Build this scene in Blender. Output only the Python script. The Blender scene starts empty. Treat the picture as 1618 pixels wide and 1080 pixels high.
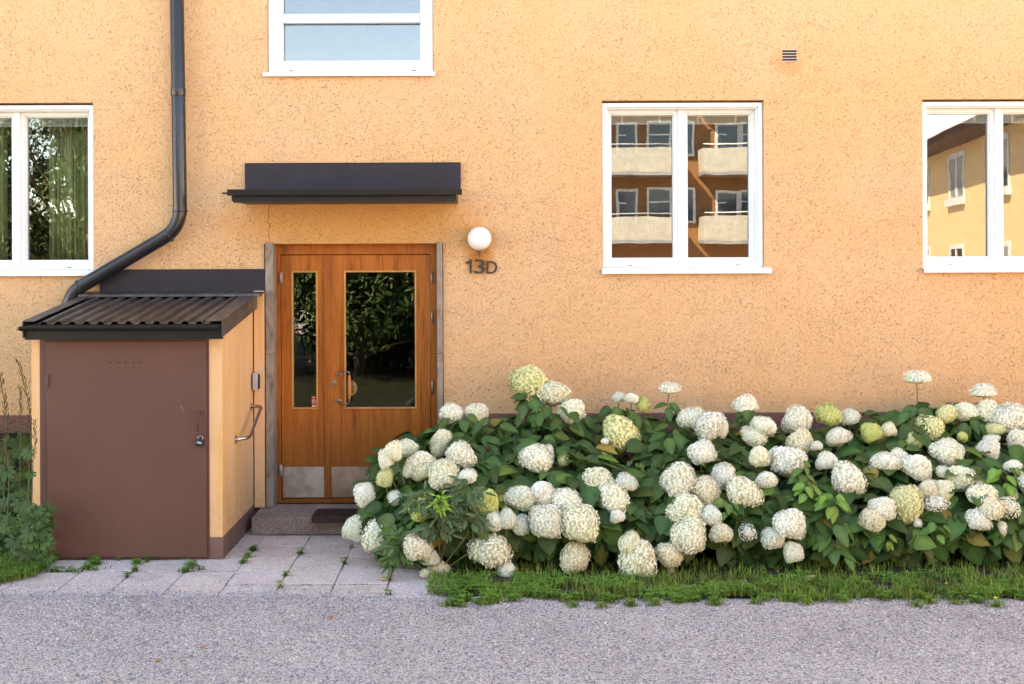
import bpy, math, random
from math import radians, sin, cos, pi, sqrt
from mathutils import Vector, Matrix, noise
rnd = random.Random(7)
S = bpy.context.scene
C = S.collection
# ------------------------------------------------------------------ camera
F, VX, VY, CAMD, CAMH, ROLL = 1915.0, 765.0, 415.0, 9.65, 2.07, radians(0.22)
cd = bpy.data.cameras.new('camera'); cam = bpy.data.objects.new('camera', cd); C.objects.link(cam)
cam.matrix_world = Matrix.Translation((0, -CAMD, CAMH)) @ Matrix.Rotation(radians(90), 4, 'X') @ Matrix.Rotation(-ROLL, 4, 'Z')
cd.sensor_width = 36; cd.lens = 36*F/1618
cd.shift_x = (809-VX)/1618; cd.shift_y = -(540-VY)/1618
cd.clip_start = 0.05; cd.clip_end = 1000
S.camera = cam
# ------------------------------------------------------------------ light
SUN_EL = radians(45)
sun_dir = Vector((-0.75, 0.66, 0)).normalized()          # horizontal direction towards the sun (behind the house)
sv = Vector((sun_dir.x*cos(SUN_EL), sun_dir.y*cos(SUN_EL), sin(SUN_EL)))
W = bpy.data.worlds.new('World'); S.world = W; W.use_nodes = True
nt = W.node_tree; nt.nodes.clear()
sky = nt.nodes.new('ShaderNodeTexSky'); sky.sky_type = 'NISHITA'; sky.sun_disc = False
sky.sun_elevation = SUN_EL; sky.sun_rotation = math.atan2(sun_dir.x, sun_dir.y)
sky.air_density = 1.0; sky.dust_density = 0.2; sky.altitude = 1500; sky.ozone_density = 2.0
bg = nt.nodes.new('ShaderNodeBackground'); bg.inputs[1].default_value = 0.15
wo = nt.nodes.new('ShaderNodeOutputWorld')
nt.links.new(sky.outputs[0], bg.inputs[0]); nt.links.new(bg.outputs[0], wo.inputs[0])
sl = bpy.data.lights.new('sun', 'SUN'); sl.energy = 4.4; sl.angle = radians(0.5); sl.color = (1, 0.95, 0.87)
so = bpy.data.objects.new('sun', sl); C.objects.link(so)
so.rotation_euler = (-sv).to_track_quat('-Z', 'Y').to_euler(); so.location = (0, 10, 20)
S.view_settings.view_transform = 'Standard'; S.view_settings.look = 'None'
S.view_settings.gamma = 1; S.view_settings.exposure = 3.0
S.view_settings.use_white_balance = True; S.view_settings.white_balance_temperature = 10300; S.view_settings.white_balance_tint = 16
S.render.engine = 'CYCLES'
S.cycles.max_bounces = 6; S.cycles.transparent_max_bounces = 12

# ------------------------------------------------------------------ pixel <-> place
def P(px, py, y=0.0):
    dx, dy = px-VX, VY-py
    X = dx*cos(ROLL)+dy*sin(ROLL); Z = -dx*sin(ROLL)+dy*cos(ROLL)
    k = (y+CAMD)/F
    return Vector((X*k, y, CAMH+Z*k))
def RC(x0, y0, x1, y1, y=0.0):
    xm, ym = (x0+x1)/2, (y0+y1)/2
    return P(x0, ym, y).x, P(x1, ym, y).x, P(xm, y1, y).z, P(xm, y0, y).z   # X0 X1 Z0 Z1
# ------------------------------------------------------------------ mesh builder
class MB:
    def __init__(s): s.v = []; s.f = []; s.sm = []; s.col = []; s.c = (1, 1, 1)
    def add(s, vs, fs, smooth=False):
        o = len(s.v); s.v += [tuple(v) for v in vs]; s.f += [tuple(i+o for i in f) for f in fs]
        s.sm += [smooth]*len(fs); s.col += [s.c]*len(vs); return s
    def box(s, x0, x1, y0, y1, z0, z1, M=None):
        vs = [Vector(p) for p in ((x0,y0,z0),(x1,y0,z0),(x1,y1,z0),(x0,y1,z0),(x0,y0,z1),(x1,y0,z1),(x1,y1,z1),(x0,y1,z1))]
        if M: vs = [M @ v for v in vs]
        return s.add(vs, [(0,3,2,1),(4,5,6,7),(0,1,5,4),(1,2,6,5),(2,3,7,6),(3,0,4,7)])
    def prism(s, poly, axis, a, b):
        """poly of 2D points extruded along axis from a to b"""
        n = len(poly)
        def mk(p, t): return {'x': (t, p[0], p[1]), 'y': (p[0], t, p[1]), 'z': (p[0], p[1], t)}[axis]
        vs = [mk(p, a) for p in poly]+[mk(p, b) for p in poly]
        return s.add(vs, [tuple(range(n))[::-1], tuple(range(n, 2*n))]+[(i, (i+1) % n, n+(i+1) % n, n+i) for i in range(n)])
    def tube(s, pts, r, seg=12, cap=True):
        pts = [Vector(p) for p in pts]; n = len(pts)
        rs = r if isinstance(r, (list, tuple)) else [r]*n
        vs = []; up = None
        for i, p in enumerate(pts):
            t = (pts[min(i+1, n-1)]-pts[max(i-1, 0)]).normalized()
            if up is None: up = t.orthogonal().normalized()
            up = (up-t*up.dot(t)).normalized(); b = t.cross(up)
            for k in range(seg):
                a = 2*pi*k/seg; vs.append(p+(up*cos(a)+b*sin(a))*rs[i])
        fs = [(i*seg+k, i*seg+(k+1) % seg, (i+1)*seg+(k+1) % seg, (i+1)*seg+k) for i in range(n-1) for k in range(seg)]
        s.add(vs, fs, True)
        if cap:
            o = len(s.v)-len(vs)
            s.f += [tuple(o+k for k in range(seg))[::-1], tuple(o+(n-1)*seg+k for k in range(seg))]; s.sm += [False]*2
        return s
    def ball(s, c, r, nu=20, nv=12, sc=(1,1,1)):
        c = Vector(c); vs = []
        for j in range(nv+1):
            for i in range(nu):
                a, b = 2*pi*i/nu, pi*j/nv
                vs.append(c+Vector((r*sin(b)*cos(a)*sc[0], r*sin(b)*sin(a)*sc[1], r*cos(b)*sc[2])))
        return s.add(vs, [(j*nu+i, (j+1)*nu+i, (j+1)*nu+(i+1) % nu, j*nu+(i+1) % nu) for j in range(nv) for i in range(nu)], True)
    def disc(s, c, r, n, seg=20, t=0.002):
        n = Vector(n).normalized(); return s.tube([Vector(c), Vector(c)+n*t], r, seg)
    def build(s, name, mat, parent=None, bevel=0, seg=2, attr=False):
        me = bpy.data.meshes.new(name); me.from_pydata(s.v, [], s.f); me.update()
        me.polygons.foreach_set('use_smooth', s.sm)
        if attr:
            a = me.color_attributes.new('tone', 'FLOAT_COLOR', 'POINT')
            flat = []
            for c in s.col: flat += [c[0], c[1], c[2], 1]
            a.data.foreach_set('color', flat)
        for m in (mat if isinstance(mat, list) else [mat]): me.materials.append(m)
        o = bpy.data.objects.new(name, me); C.objects.link(o)
        if parent: o.parent = parent; o.matrix_parent_inverse = Matrix.Identity(4); o.location = -parent.location if parent.location.length else (0,0,0)
        if bevel:
            b = o.modifiers.new('bevel', 'BEVEL'); b.width = bevel; b.segments = seg; b.limit_method = 'ANGLE'; b.angle_limit = radians(40)
        return o
def tag(o, label=None, cat=None, group=None, kind=None):
    if label: o['label'] = label
    if cat: o['category'] = cat
    if group: o['group'] = group
    if kind: o['kind'] = kind
    return o
def empty(name, label, cat, group=None):
    o = bpy.data.objects.new(name, None); C.objects.link(o); o.empty_display_size = .1
    return tag(o, label, cat, group)
def fillet(pts, r, n=6):
    pts = [Vector(p) for p in pts]; out = [pts[0]]
    for i in range(1, len(pts)-1):
        a, b, c = pts[i-1], pts[i], pts[i+1]
        d1, d2 = (a-b), (c-b); k = min(r, d1.length*.45, d2.length*.45)
        p, q = b+d1.normalized()*k, b+d2.normalized()*k
        for j in range(n+1):
            t = j/n; out.append(p*(1-t)**2+b*2*t*(1-t)+q*t*t)
    return out+[pts[-1]]

# ------------------------------------------------------------------ materials
class NT:
    def __init__(s, name):
        s.m = bpy.data.materials.new(name); s.m.use_nodes = True; s.t = s.m.node_tree
        s.b = s.t.nodes['Principled BSDF']; s.o = s.t.nodes['Material Output']; s._c = None
    def n(s, typ, **kw):
        x = s.t.nodes.new(typ)
        for k, v in kw.items(): setattr(x, k, v)
        return x
    def l(s, a, b): s.t.links.new(a, b)
    def co(s):
        if not s._c: s._c = s.n('ShaderNodeTexCoord').outputs['Object']
        return s._c
    def map(s, sc=(1,1,1), rot=(0,0,0), src=None, loc=(0,0,0)):
        m = s.n('ShaderNodeMapping'); s.l(src or s.co(), m.inputs[0])
        m.inputs['Scale'].default_value = sc; m.inputs['Rotation'].default_value = rot; m.inputs['Location'].default_value = loc
        return m.outputs[0]
    def noise(s, scale, detail=2, rough=.5, dist=0, vec=None):
        x = s.n('ShaderNodeTexNoise'); s.l(vec or s.co(), x.inputs['Vector'])
        x.inputs['Scale'].default_value = scale; x.inputs['Detail'].default_value = detail
        x.inputs['Roughness'].default_value = rough; x.inputs['Distortion'].default_value = dist
        return x.outputs['Fac']
    def vor(s, scale, feat='F1', vec=None, out='Distance', rand=1):
        x = s.n('ShaderNodeTexVoronoi', feature=feat); s.l(vec or s.co(), x.inputs['Vector'])
        x.inputs['Scale'].default_value = scale; x.inputs['Randomness'].default_value = rand
        return x.outputs[out]
    def ramp(s, src, stops, interp='LINEAR'):
        r = s.n('ShaderNodeValToRGB'); s.l(src, r.inputs[0]); e = r.color_ramp.elements; r.color_ramp.interpolation = interp
        while len(e) < len(stops): e.new(0.5)
        for i, (p, c) in enumerate(stops):
            e[i].position = p; e[i].color = (c if isinstance(c, tuple) else (c, c, c))+((1,) if (not isinstance(c, tuple) or len(c) == 3) else ())
        return r.outputs[0]
    def mix(s, fac, a, b, mode='MIX'):
        x = s.n('ShaderNodeMix', data_type='RGBA', blend_type=mode)
        for sock, v in ((x.inputs[0], fac), (x.inputs[6], a), (x.inputs[7], b)):
            if hasattr(v, 'is_output'): s.l(v, sock)
            elif isinstance(v, tuple): sock.default_value = v+(1,) if len(v) == 3 else v
            else: sock.default_value = v
        return x.outputs[2]
    def math(s, op, a, b=0.0, c=0.0):
        x = s.n('ShaderNodeMath', operation=op)
        for i, v in enumerate((a, b, c)):
            if hasattr(v, 'is_output'): s.l(v, x.inputs[i])
            else: x.inputs[i].default_value = v
        return x.outputs[0]
    def sm(s, v, lo, hi):
        x = s.n('ShaderNodeMapRange', interpolation_type='SMOOTHSTEP'); s.l(v, x.inputs[0])
        x.inputs[1].default_value = lo; x.inputs[2].default_value = hi
        return x.outputs[0]
    def bump(s, h, dist=.01, st=1.0):
        x = s.n('ShaderNodeBump'); s.l(h, x.inputs['Height']); x.inputs['Distance'].default_value = dist; x.inputs['Strength'].default_value = st
        s.l(x.outputs[0], s.b.inputs['Normal']); return x
    def col(s, c):
        if hasattr(c, 'is_output'): s.l(c, s.b.inputs['Base Color'])
        else: s.b.inputs['Base Color'].default_value = c+(1,)
    def set(s, rough=.5, metal=0, spec=.5):
        if hasattr(rough, 'is_output'): s.l(rough, s.b.inputs['Roughness'])
        else: s.b.inputs['Roughness'].default_value = rough
        s.b.inputs['Metallic'].default_value = metal; s.b.inputs['Specular IOR Level'].default_value = spec
        return s
def sepz(t):
    x = t.n('ShaderNodeSeparateXYZ'); t.l(t.co(), x.inputs[0]); return x.outputs

def m_stucco(name, base, base2, pit, dark=1.0, stains=True, pitlo=.59):
    t = NT(name)
    wv = t.n('ShaderNodeTexNoise'); t.l(t.co(), wv.inputs['Vector']); wv.inputs['Scale'].default_value = 9; wv.inputs['Detail'].default_value = 2
    add = t.n('ShaderNodeVectorMath', operation='MULTIPLY_ADD'); t.l(wv.outputs['Color'], add.inputs[0])
    add.inputs[1].default_value = (.10,.10,.10); t.l(t.co(), add.inputs[2])
    v1 = t.map((74, 74, 120), (0, radians(22), 0), add.outputs[0])
    v2 = t.map((112, 112, 84), (0, radians(-35), 0), add.outputs[0], (3,1,7))
    n1 = t.noise(1.0, 1.5, .5, .3, v1); n2 = t.noise(1.0, 1.5, .5, .2, v2)
    big = t.noise(1.1, 3, .6)
    thr = t.math('ADD', t.math('MULTIPLY_ADD', big, -.10, .05), t.math('MULTIPLY_ADD', t.noise(7, 3, .7, 0, t.map(loc=(2,2,2))), -.16, .075))
    p1 = t.sm(t.math('SUBTRACT', n1, thr), pitlo+.04, pitlo+.12); p2 = t.sm(t.math('SUBTRACT', n2, thr), pitlo+.06, pitlo+.13)
    pits = t.math('MAXIMUM', p1, t.math('MULTIPLY', p2, .8))
    grain = t.noise(160, 3, .6); lump = t.noise(38, 3, .55)
    h = t.math('SUBTRACT', t.math('MULTIPLY_ADD', lump, .75, t.math('MULTIPLY', grain, .25)), t.math('MULTIPLY', pits, .9))
    t.bump(h, .011, .85)
    c = t.mix(t.sm(t.noise(.8, 4, .6), .35, .7), base, base2)
    c = t.mix(t.math('MULTIPLY', t.sm(t.noise(28, 3, .7), .48, .72), .35), c, tuple(x*.86 for x in base2))
    dirt = t.math('MULTIPLY', pits, t.math('MULTIPLY_ADD', t.sm(t.noise(70, 1, .5, 0, t.map(loc=(5,5,5))), .42, .62), .42, .20))
    c = t.mix(dirt, c, pit)
    if stains:
        o = sepz(t)
        def blob(X, Z, rx, rz, lo=0., hi=1.):
            a = t.math('DIVIDE', t.math('SUBTRACT', o[0], X), rx); b = t.math('DIVIDE', t.math('SUBTRACT', o[2], Z), rz)
            d = t.math('ADD', t.math('MULTIPLY', a, a), t.math('MULTIPLY', b, b))
            d = t.math('ADD', d, t.math('MULTIPLY_ADD', t.noise(7, 4, .7), 1.6, -.8))
            return t.math('SUBTRACT', 1.0, t.sm(d, lo, hi))
        q = P(757, 410); c = t.mix(t.math('MULTIPLY', blob(q.x, q.z, .12, .14, -.2, 1.5), .85), c, (.42, .15, .025))
        q = P(757, 380); c = t.mix(t.math('MULTIPLY', blob(q.x, q.z, .15, .15, .2, 1.3), .45), c, (.45, .19, .04))
        q = P(1245, 100); c = t.mix(t.math('MULTIPLY', blob(q.x, q.z, .14, .12, 0, 1.4), .35), c, (.5, .22, .06))
        q = P(1120, 560); c = t.mix(t.math('MULTIPLY', blob(q.x, q.z, 1.0, .18, 0, 1.6), t.math('MULTIPLY', t.sm(t.noise(45, 4, .8), .5, .62), .55)), c, (.34, .17, .07))
        low = t.math('SUBTRACT', 1.0, t.sm(o[2], .85, 1.9))
        c = t.mix(t.math('MULTIPLY', low, t.math('MULTIPLY', t.sm(t.noise(60, 3, .8, 0, t.map(loc=(9,2,3))), .50, .66), .38)), c, (.36, .20, .10))
        # orange patch above the entrance: the canopy's soft shadow painted into the render
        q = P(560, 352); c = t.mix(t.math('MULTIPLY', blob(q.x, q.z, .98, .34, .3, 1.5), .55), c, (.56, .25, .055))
        # hairline crack beside the doorway head
        q0 = P(425, 350); xx = t.math('SUBTRACT', t.math('SUBTRACT', o[0], q0.x), t.math('MULTIPLY_ADD', t.noise(14, 3, .8, 0, t.map((0.01,0.01,1))), .10, -.05))
        cr = t.math('MULTIPLY', t.math('SUBTRACT', 1.0, t.sm(t.math('ABSOLUTE', xx), .0012, .0045)), t.math('MULTIPLY', t.sm(o[2], q0.z-.17, q0.z-.13), t.math('SUBTRACT', 1.0, t.sm(o[2], q0.z+.12, q0.z+.17))))
        c = t.mix(t.math('MULTIPLY', cr, .8), c, (.10, .05, .02))
    t.col(c); t.set(.92, 0, .15); return t.m
M = {}
M['stucco'] = m_stucco('orange_roughcast', (.64, .40, .225), (.64, .38, .19), (.26, .12, .05))
M['plinth'] = m_stucco('brown_plinth', (.27, .13, .105), (.22, .105, .085), (.09, .045, .035), stains=False, pitlo=.50)
def m_plaster():
    t = NT('smooth_yellow_plaster')
    st = t.noise(1.0, 4, .6, .3, t.map((9, 9, .7)))
    c = t.mix(t.sm(st, .40, .62), (.72, .44, .24), (.69, .39, .16))
    c = t.mix(t.math('MULTIPLY', t.sm(t.noise(3, 4, .6), .45, .7), .5), c, (.72, .49, .31))
    z = sepz(t)[2]
    c = t.mix(t.math('MULTIPLY', t.math('SUBTRACT', 1, t.sm(z, .1, .6)), t.math('MULTIPLY', t.sm(t.noise(14, 4, .7), .42, .7), .5)), c, (.40, .25, .14))
    t.col(c); t.bump(t.math('ADD', t.noise(60, 4, .6), t.math('MULTIPLY', t.noise(9, 2), 1.2)), .004, .5); t.set(.85, 0, .2); return t.m
M['plaster'] = m_plaster()
def m_flat(name, c, rough=.5, metal=0, spec=.5, var=.12, vs=6, bump=0, bs=80, dirt=None):
    t = NT(name)
    cc = t.mix(t.sm(t.noise(vs, 4, .6), .35, .65), tuple(x*(1-var) for x in c), tuple(min(1, x*(1+var)) for x in c))
    if dirt: cc = t.mix(t.math('MULTIPLY', t.sm(t.noise(dirt[1], 5, .75), dirt[2], dirt[2]+.12), dirt[3]), cc, dirt[0])
    t.col(cc); t.set(rough, metal, spec)
    if bump: t.bump(t.noise(bs, 3, .6), bump, .6)
    return t.m
M['white'] = m_flat('white_window_paint', (.74, .76, .76), .5, 0, .4, .02, dirt=((.5,.47,.42), 30, .62, .25))
M['sill'] = m_flat('white_sill_metal', (.74, .75, .78), .4, 0, .4, .04, dirt=((.12,.10,.09), 60, .63, .7))
M['black'] = m_flat('black_sheet_metal', (.008, .007, .007), .4, 0, .35, .2, bump=.002, bs=9, dirt=((.05,.045,.04), 20, .6, .4))
M['canopy'] = m_flat('dark_blue_grey_metal', (.021, .018, .027), .55, 0, .3, .1, bump=.004, bs=5, dirt=((.08,.07,.07), 25, .62, .3))
M['pipe'] = m_flat('anthracite_pipe_paint', (.013, .0135, .017), .28, 0, .55, .15, bump=.001, bs=20, dirt=((.07,.06,.05), 15, .62, .3))
def m_roof():
    t = NT('weathered_roof_metal')
    c = t.mix(t.sm(t.noise(5, 4, .6, 0, t.map((3,1,3))), .35, .7), (.030, .022, .019), (.072, .056, .047))
    x = sepz(t)[0]
    k = t.math('MULTIPLY', t.sm(t.noise(55, 5, .8), .56, .64), t.sm(x, -2.25, -1.9))
    c = t.mix(t.math('MULTIPLY', k, .8), c, (.36, .36, .35))
    t.col(c); t.set(.42, 0, .5); t.bump(t.noise(12, 3), .002, .5); return t.m
M['roof'] = m_roof()
M['brown'] = m_flat('brown_door_paint', (.116, .052, .037), .52, 0, .35, .05, vs=3, bump=.0015, bs=60, dirt=((.15,.09,.075), 9, .6, .25))
M['brownpl'] = m_flat('brown_plinth_paint', (.17, .10, .085), .8, 0, .2, .1, bump=.004, bs=50, dirt=((.40,.36,.30), 18, .66, .6))
def m_wood(name, a, b, d, horiz=False):
    t = NT(name)
    sc = (1.2, 9, 22) if horiz else (22, 9, 1.2)
    g = t.noise(1.0, 5, .65, .6, t.map(sc)); fine = t.noise(1.0, 3, .6, 0, t.map(tuple(k*6 for k in sc)))
    w = t.n('ShaderNodeTexWave', wave_type='RINGS'); t.l(t.map((1.6,1,.22) if not horiz else (.22,1,1.6), loc=(.7,0,.2)), w.inputs[0])
    w.inputs['Scale'].default_value = 5; w.inputs['Distortion'].default_value = 5; w.inputs['Detail'].default_value = 3; w.inputs['Detail Scale'].default_value = 1.2
    k = t.math('ADD', t.math('MULTIPLY', g, .55), t.math('MULTIPLY', fine, .45))
    c = t.ramp(k, [(.34, d), (.47, a), (.62, b)])
    z = sepz(t)[2]
    c = t.mix(t.math('MULTIPLY', t.math('SUBTRACT', 1, t.sm(z, .4, 1.0)), .5), c, tuple(x*.72 for x in a))   # darker towards the bottom
    t.col(c); t.set(.38, 0, .3); t.bump(t.math('ADD', fine, g), .0015, .5); return t.m
M['wood'] = m_wood('varnished_oak', (.36, .100, .014), (.46, .148, .026), (.17, .040, .006))
M['wood2'] = m_wood('varnished_oak_frame', (.31, .086, .013), (.40, .125, .021), (.16, .043, .007))
M['bead'] = m_flat('light_wood_bead', (.52, .24, .06), .4)
def m_stone():
    t = NT('grey_slate')
    g = t.noise(1.0, 5, .7, 1.2, t.map((9, 9, 3.5), (0, radians(-35), 0)))
    c = t.ramp(g, [(.3, (.10,.075,.06)), (.45, (.22,.18,.15)), (.6, (.30,.25,.20)), (.75, (.17,.15,.14))])
    t.col(c); t.set(.75, 0, .3); t.bump(t.noise(50, 4, .7), .004, .7); return t.m
M['stone'] = m_stone()
def m_aggr(name, cols, scale, bump=.004, big=.35, dark=(.1,.09,.09), stain=None):
    t = NT(name)
    v = t.vor(scale, out='Color'); sep = t.n('ShaderNodeSeparateColor'); t.l(v, sep.inputs[0])
    c = t.ramp(sep.outputs[0], cols)
    c = t.mix(t.math('MULTIPLY', t.sm(t.noise(2.5, 4, .7), .35, .7), big), c, dark, 'MULTIPLY')
    if stain: c = t.mix(t.math('MULTIPLY', t.sm(t.noise(4, 5, .75, 0, t.map(loc=(3,8,1))), .5, .7), .6), c, stain)
    if name.startswith('pinkish'):
        a = t.n('ShaderNodeVertexColor', layer_name='tone'); c = t.mix(1.0, c, a.outputs[0], 'MULTIPLY')
        c = t.mix(t.math('MULTIPLY', t.sm(t.noise(22, 3, .8, 0, t.map((.6,1.6,1))), .60, .68), .6), c, (.20,.17,.16))
    t.col(c); t.set(.9, 0, .25)
    t.bump(t.math('ADD', t.math('MULTIPLY', t.vor(scale), -1), t.noise(scale*2.5, 3)), bump, .8); return t.m
M['step'] = m_aggr('granite_step', [(0,(.20,.15,.12)),(.4,(.30,.24,.20)),(.7,(.36,.29,.25)),(1,(.46,.39,.35))], 170, .003, stain=(.16,.12,.09))
M['slab'] = m_aggr('pinkish_paving_slab', [(0,(.45,.38,.35)),(.35,(.56,.47,.43)),(.7,(.64,.54,.49)),(1,(.78,.70,.64))], 120, .0035, .25, (.74,.70,.68), stain=(.36,.30,.27))
def m_gravel(name='crushed_gravel'):
    t = NT(name)
    v = t.vor(100, out='Color'); sep = t.n('ShaderNodeSeparateColor'); t.l(v, sep.inputs[0])
    cols = [(0,(.17,.16,.16)),(.16,(.33,.33,.34)),(.36,(.54,.47,.43)),(.55,(.70,.57,.51)),(.74,(.76,.65,.58)),(.86,(.48,.48,.46)),(.95,(.77,.72,.67)),(1,(.86,.84,.79))]
    c = t.ramp(sep.outputs[0], cols)
    d = t.vor(100, 'DISTANCE_TO_EDGE')
    c = t.mix(t.math('MULTIPLY', t.math('SUBTRACT', 1, t.sm(d, .0, .14)), .55), c, (.09,.08,.085))
    c = t.mix(t.math('MULTIPLY', t.sm(t.noise(1.3, 4, .6), .35, .7), .42), c, (.66,.64,.64), 'MULTIPLY')
    t.col(c); t.set(.88, 0, .25)
    h = t.math('ADD', t.math('MULTIPLY', t.vor(100), -1.3), t.math('MULTIPLY', sep.outputs[1], 1.0))
    t.bump(h, .008, 1.0); return t.m
M['gravel'] = m_gravel()
M['soil'] = m_flat('dark_soil', (.060, .045, .030), .95, 0, .1, .4, 12, .012, 60)
M['dark_ground'] = m_flat('dark_mirrored_ground', (.020, .022, .012), .95, 0, .1, .5, 12, .012, 60)
M['bounce_ground'] = m_flat('pale_bounce_gravel', (.38,.34,.31), .9, 0, .1, .12, 3, .005, 40)  # unseen yard made pale to bounce sunlight onto the shaded facade
M['lawn'] = m_flat('mown_lawn_ground', (.045, .085, .02), .9, 0, .1, .4, 5, .01, 70)
def m_glass(name, refl=.075, tint=(.80,.84,.82), wob=.0003, sc=2.2):
    t = NT(name); t.t.nodes.remove(t.b)
    tr = t.n('ShaderNodeBsdfTransparent'); tr.inputs[0].default_value = tint+(1,)
    gl = t.n('ShaderNodeBsdfGlossy'); gl.inputs['Roughness'].default_value = 0.0; gl.inputs[0].default_value = (.88,.95,1,1)
    bm = t.n('ShaderNodeBump'); t.l(t.noise(sc, 2, .5), bm.inputs['Height']); bm.inputs['Distance'].default_value = wob; bm.inputs['Strength'].default_value = 1
    t.l(bm.outputs[0], gl.inputs['Normal'])
    fr = t.n('ShaderNodeFresnel'); fr.inputs[0].default_value = 1.5
    fac = t.math('ADD', fr.outputs[0], refl)
    mx = t.n('ShaderNodeMixShader'); t.l(fac, mx.inputs[0]); t.l(tr.outputs[0], mx.inputs[1]); t.l(gl.outputs[0], mx.inputs[2])
    t.l(mx.outputs[0], t.o.inputs[0]); return t.m
M['glass'] = m_glass('window_glass'); M['doorglass'] = m_glass('door_glass', .06, (.5,.5,.48), .0008, 3.0)
M['steel'] = m_flat('brushed_steel', (.42, .41, .40), .36, .9, .5, .2, vs=7, bump=.0008, bs=40)
M['copperish'] = m_flat('worn_kick_plate', (.40, .32, .27), .40, .85, .5, .25, vs=5, bump=.004, bs=14)
M['chrome'] = m_flat('stainless_tube', (.45, .43, .40), .22, 1, .5, .1)
M['iron'] = m_flat('dull_iron', (.26, .23, .20), .4, .8, .5, .2)
M['brass'] = m_flat('dull_brass', (.42, .28, .10), .35, .8, .5, .2)
M['hinge'] = m_flat('aged_hinge_metal', (.38, .33, .27), .45, .6, .5, .2)
M['grip'] = m_flat('turned_wood_grip', (.50, .20, .05), .35)
M['grey'] = m_flat('grey_keybox', (.36, .36, .38), .45)
M['dark'] = m_flat('very_dark', (.010, .009, .009), .7)
M['room'] = m_flat('dim_room', (.10, .085, .07), .9)
M['globe'] = m_flat('opal_glass', (.80, .82, .84), .18, 0, .5, .02)
M['number'] = m_flat('black_numeral', (.022, .020, .020), .5)
M['curtain'] = m_flat('green_curtain', (.50, .56, .30), .9, 0, .1, .15, 10)
M['slat'] = m_flat('blind_slat', (.85, .84, .80), .4)
M['mat'] = m_flat('rusty_mat', (.055, .032, .026), .8, 0, .2, .3, 20, .003, 120)
M['red'] = m_flat('red_print', (.45, .05, .04), .4); M['paper'] = m_flat('white_print', (.6,.58,.55), .4)
M['rust'] = m_flat('rusty_bracket', (.16,.08,.04), .7)
def m_attr(name, rough=.5, spec=.4, trans=.25, mul=True, objcol=False, veins=False):
    t = NT(name); a = t.n('ShaderNodeVertexColor', layer_name='tone'); c = a.outputs[0]
    if objcol:
        oi = t.n('ShaderNodeObjectInfo'); c = t.mix(1.0, c, oi.outputs['Color'], 'MULTIPLY')
    if veins:
        c = t.mix(t.math('MULTIPLY', t.sm(t.noise(30, 3, .6), .4, .7), .35), c, (.6, .65, .5), 'MULTIPLY')
        t.bump(t.noise(55, 3, .6), .004, .5)
    t.col(c); t.set(rough, 0, spec)
    tl = t.n('ShaderNodeBsdfTranslucent'); t.l(c, tl.inputs[0])
    mx = t.n('ShaderNodeMixShader'); mx.inputs[0].default_value = trans
    t.l(t.b.outputs[0], mx.inputs[1]); t.l(tl.outputs[0], mx.inputs[2]); t.l(mx.outputs[0], t.o.inputs[0]); return t.m
M['leaf'] = m_attr('leaf_green', .42, .24, .16, veins=True)
M['petal'] = m_attr('petal', .6, .2, .14, objcol=True)
M['grass'] = m_attr('grass_blade', .55, .3, .25)
M['stem'] = m_flat('green_stem', (.10, .12, .04), .6)
M['bark'] = m_flat('brown_bark', (.09, .065, .045), .9, bump=.01, bs=20)

# ================================================================== GROUND
g = MB(); g.add([(-150,-150,-.05),(150,-150,-.05),(150,150,-.05),(-150,150,-.05)], [(0,1,2,3)])
tag(g.build('ground', M['bounce_ground']), kind='structure')
# gravel drive: a gently uneven sheet that laps over the slabs
EDGE = [(-6, -2.02), (-3.4, -2.02), (-2.6, -2.10), (-1.2, -2.14), (-.3, -2.16), (.3, -2.22), (6.5, -2.27)]
def lerp(tab, x):
    if x <= tab[0][0]: return tab[0][1]
    for (a, b), (c, d) in zip(tab, tab[1:]):
        if x <= c: return b+(d-b)*(x-a)/(c-a)
    return tab[-1][1]
def gz(x, y):
    e = lerp(EDGE, x)+.13*noise.noise((x*2.2, 2, 3))+.03*noise.noise((x*9, y*5, 1))
    t = max(-1, min(1, (e-y)/.10))
    return .002+.012*t+.006*noise.noise((x*1.5, y*1.5, 0))*(1 if t > .9 else .3)
g = MB(); nx = 260; ys = [-1.9-.03*i for i in range(28)]+[-2.74-.12*(1.06**i-1)/.06 for i in range(1, 30)]
ys = [y for y in ys if y > -6.9]+[-6.9]
xs = [-7+14.0*i/nx for i in range(nx+1)]
vs = [(x, y, gz(x, y)) for y in ys for x in xs]
g.add(vs, [(j*(nx+1)+i, (j+1)*(nx+1)+i, (j+1)*(nx+1)+i+1, j*(nx+1)+i+1) for j in range(len(ys)-1) for i in range(nx)], True)
tag(g.build('gravel_drive', M['gravel']), kind='structure')
g = MB(); g.add([(-5.5,-24,-.03),(-.2,-24,-.03),(-.2,-6.8,-.03),(-5.5,-6.8,-.03)], [(0,3,2,1)][::1]); tag(g.build('darkened_ground', M['dark_ground']), kind='structure')  # dark sheet added so the door panes mirror near-black ground
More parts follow.
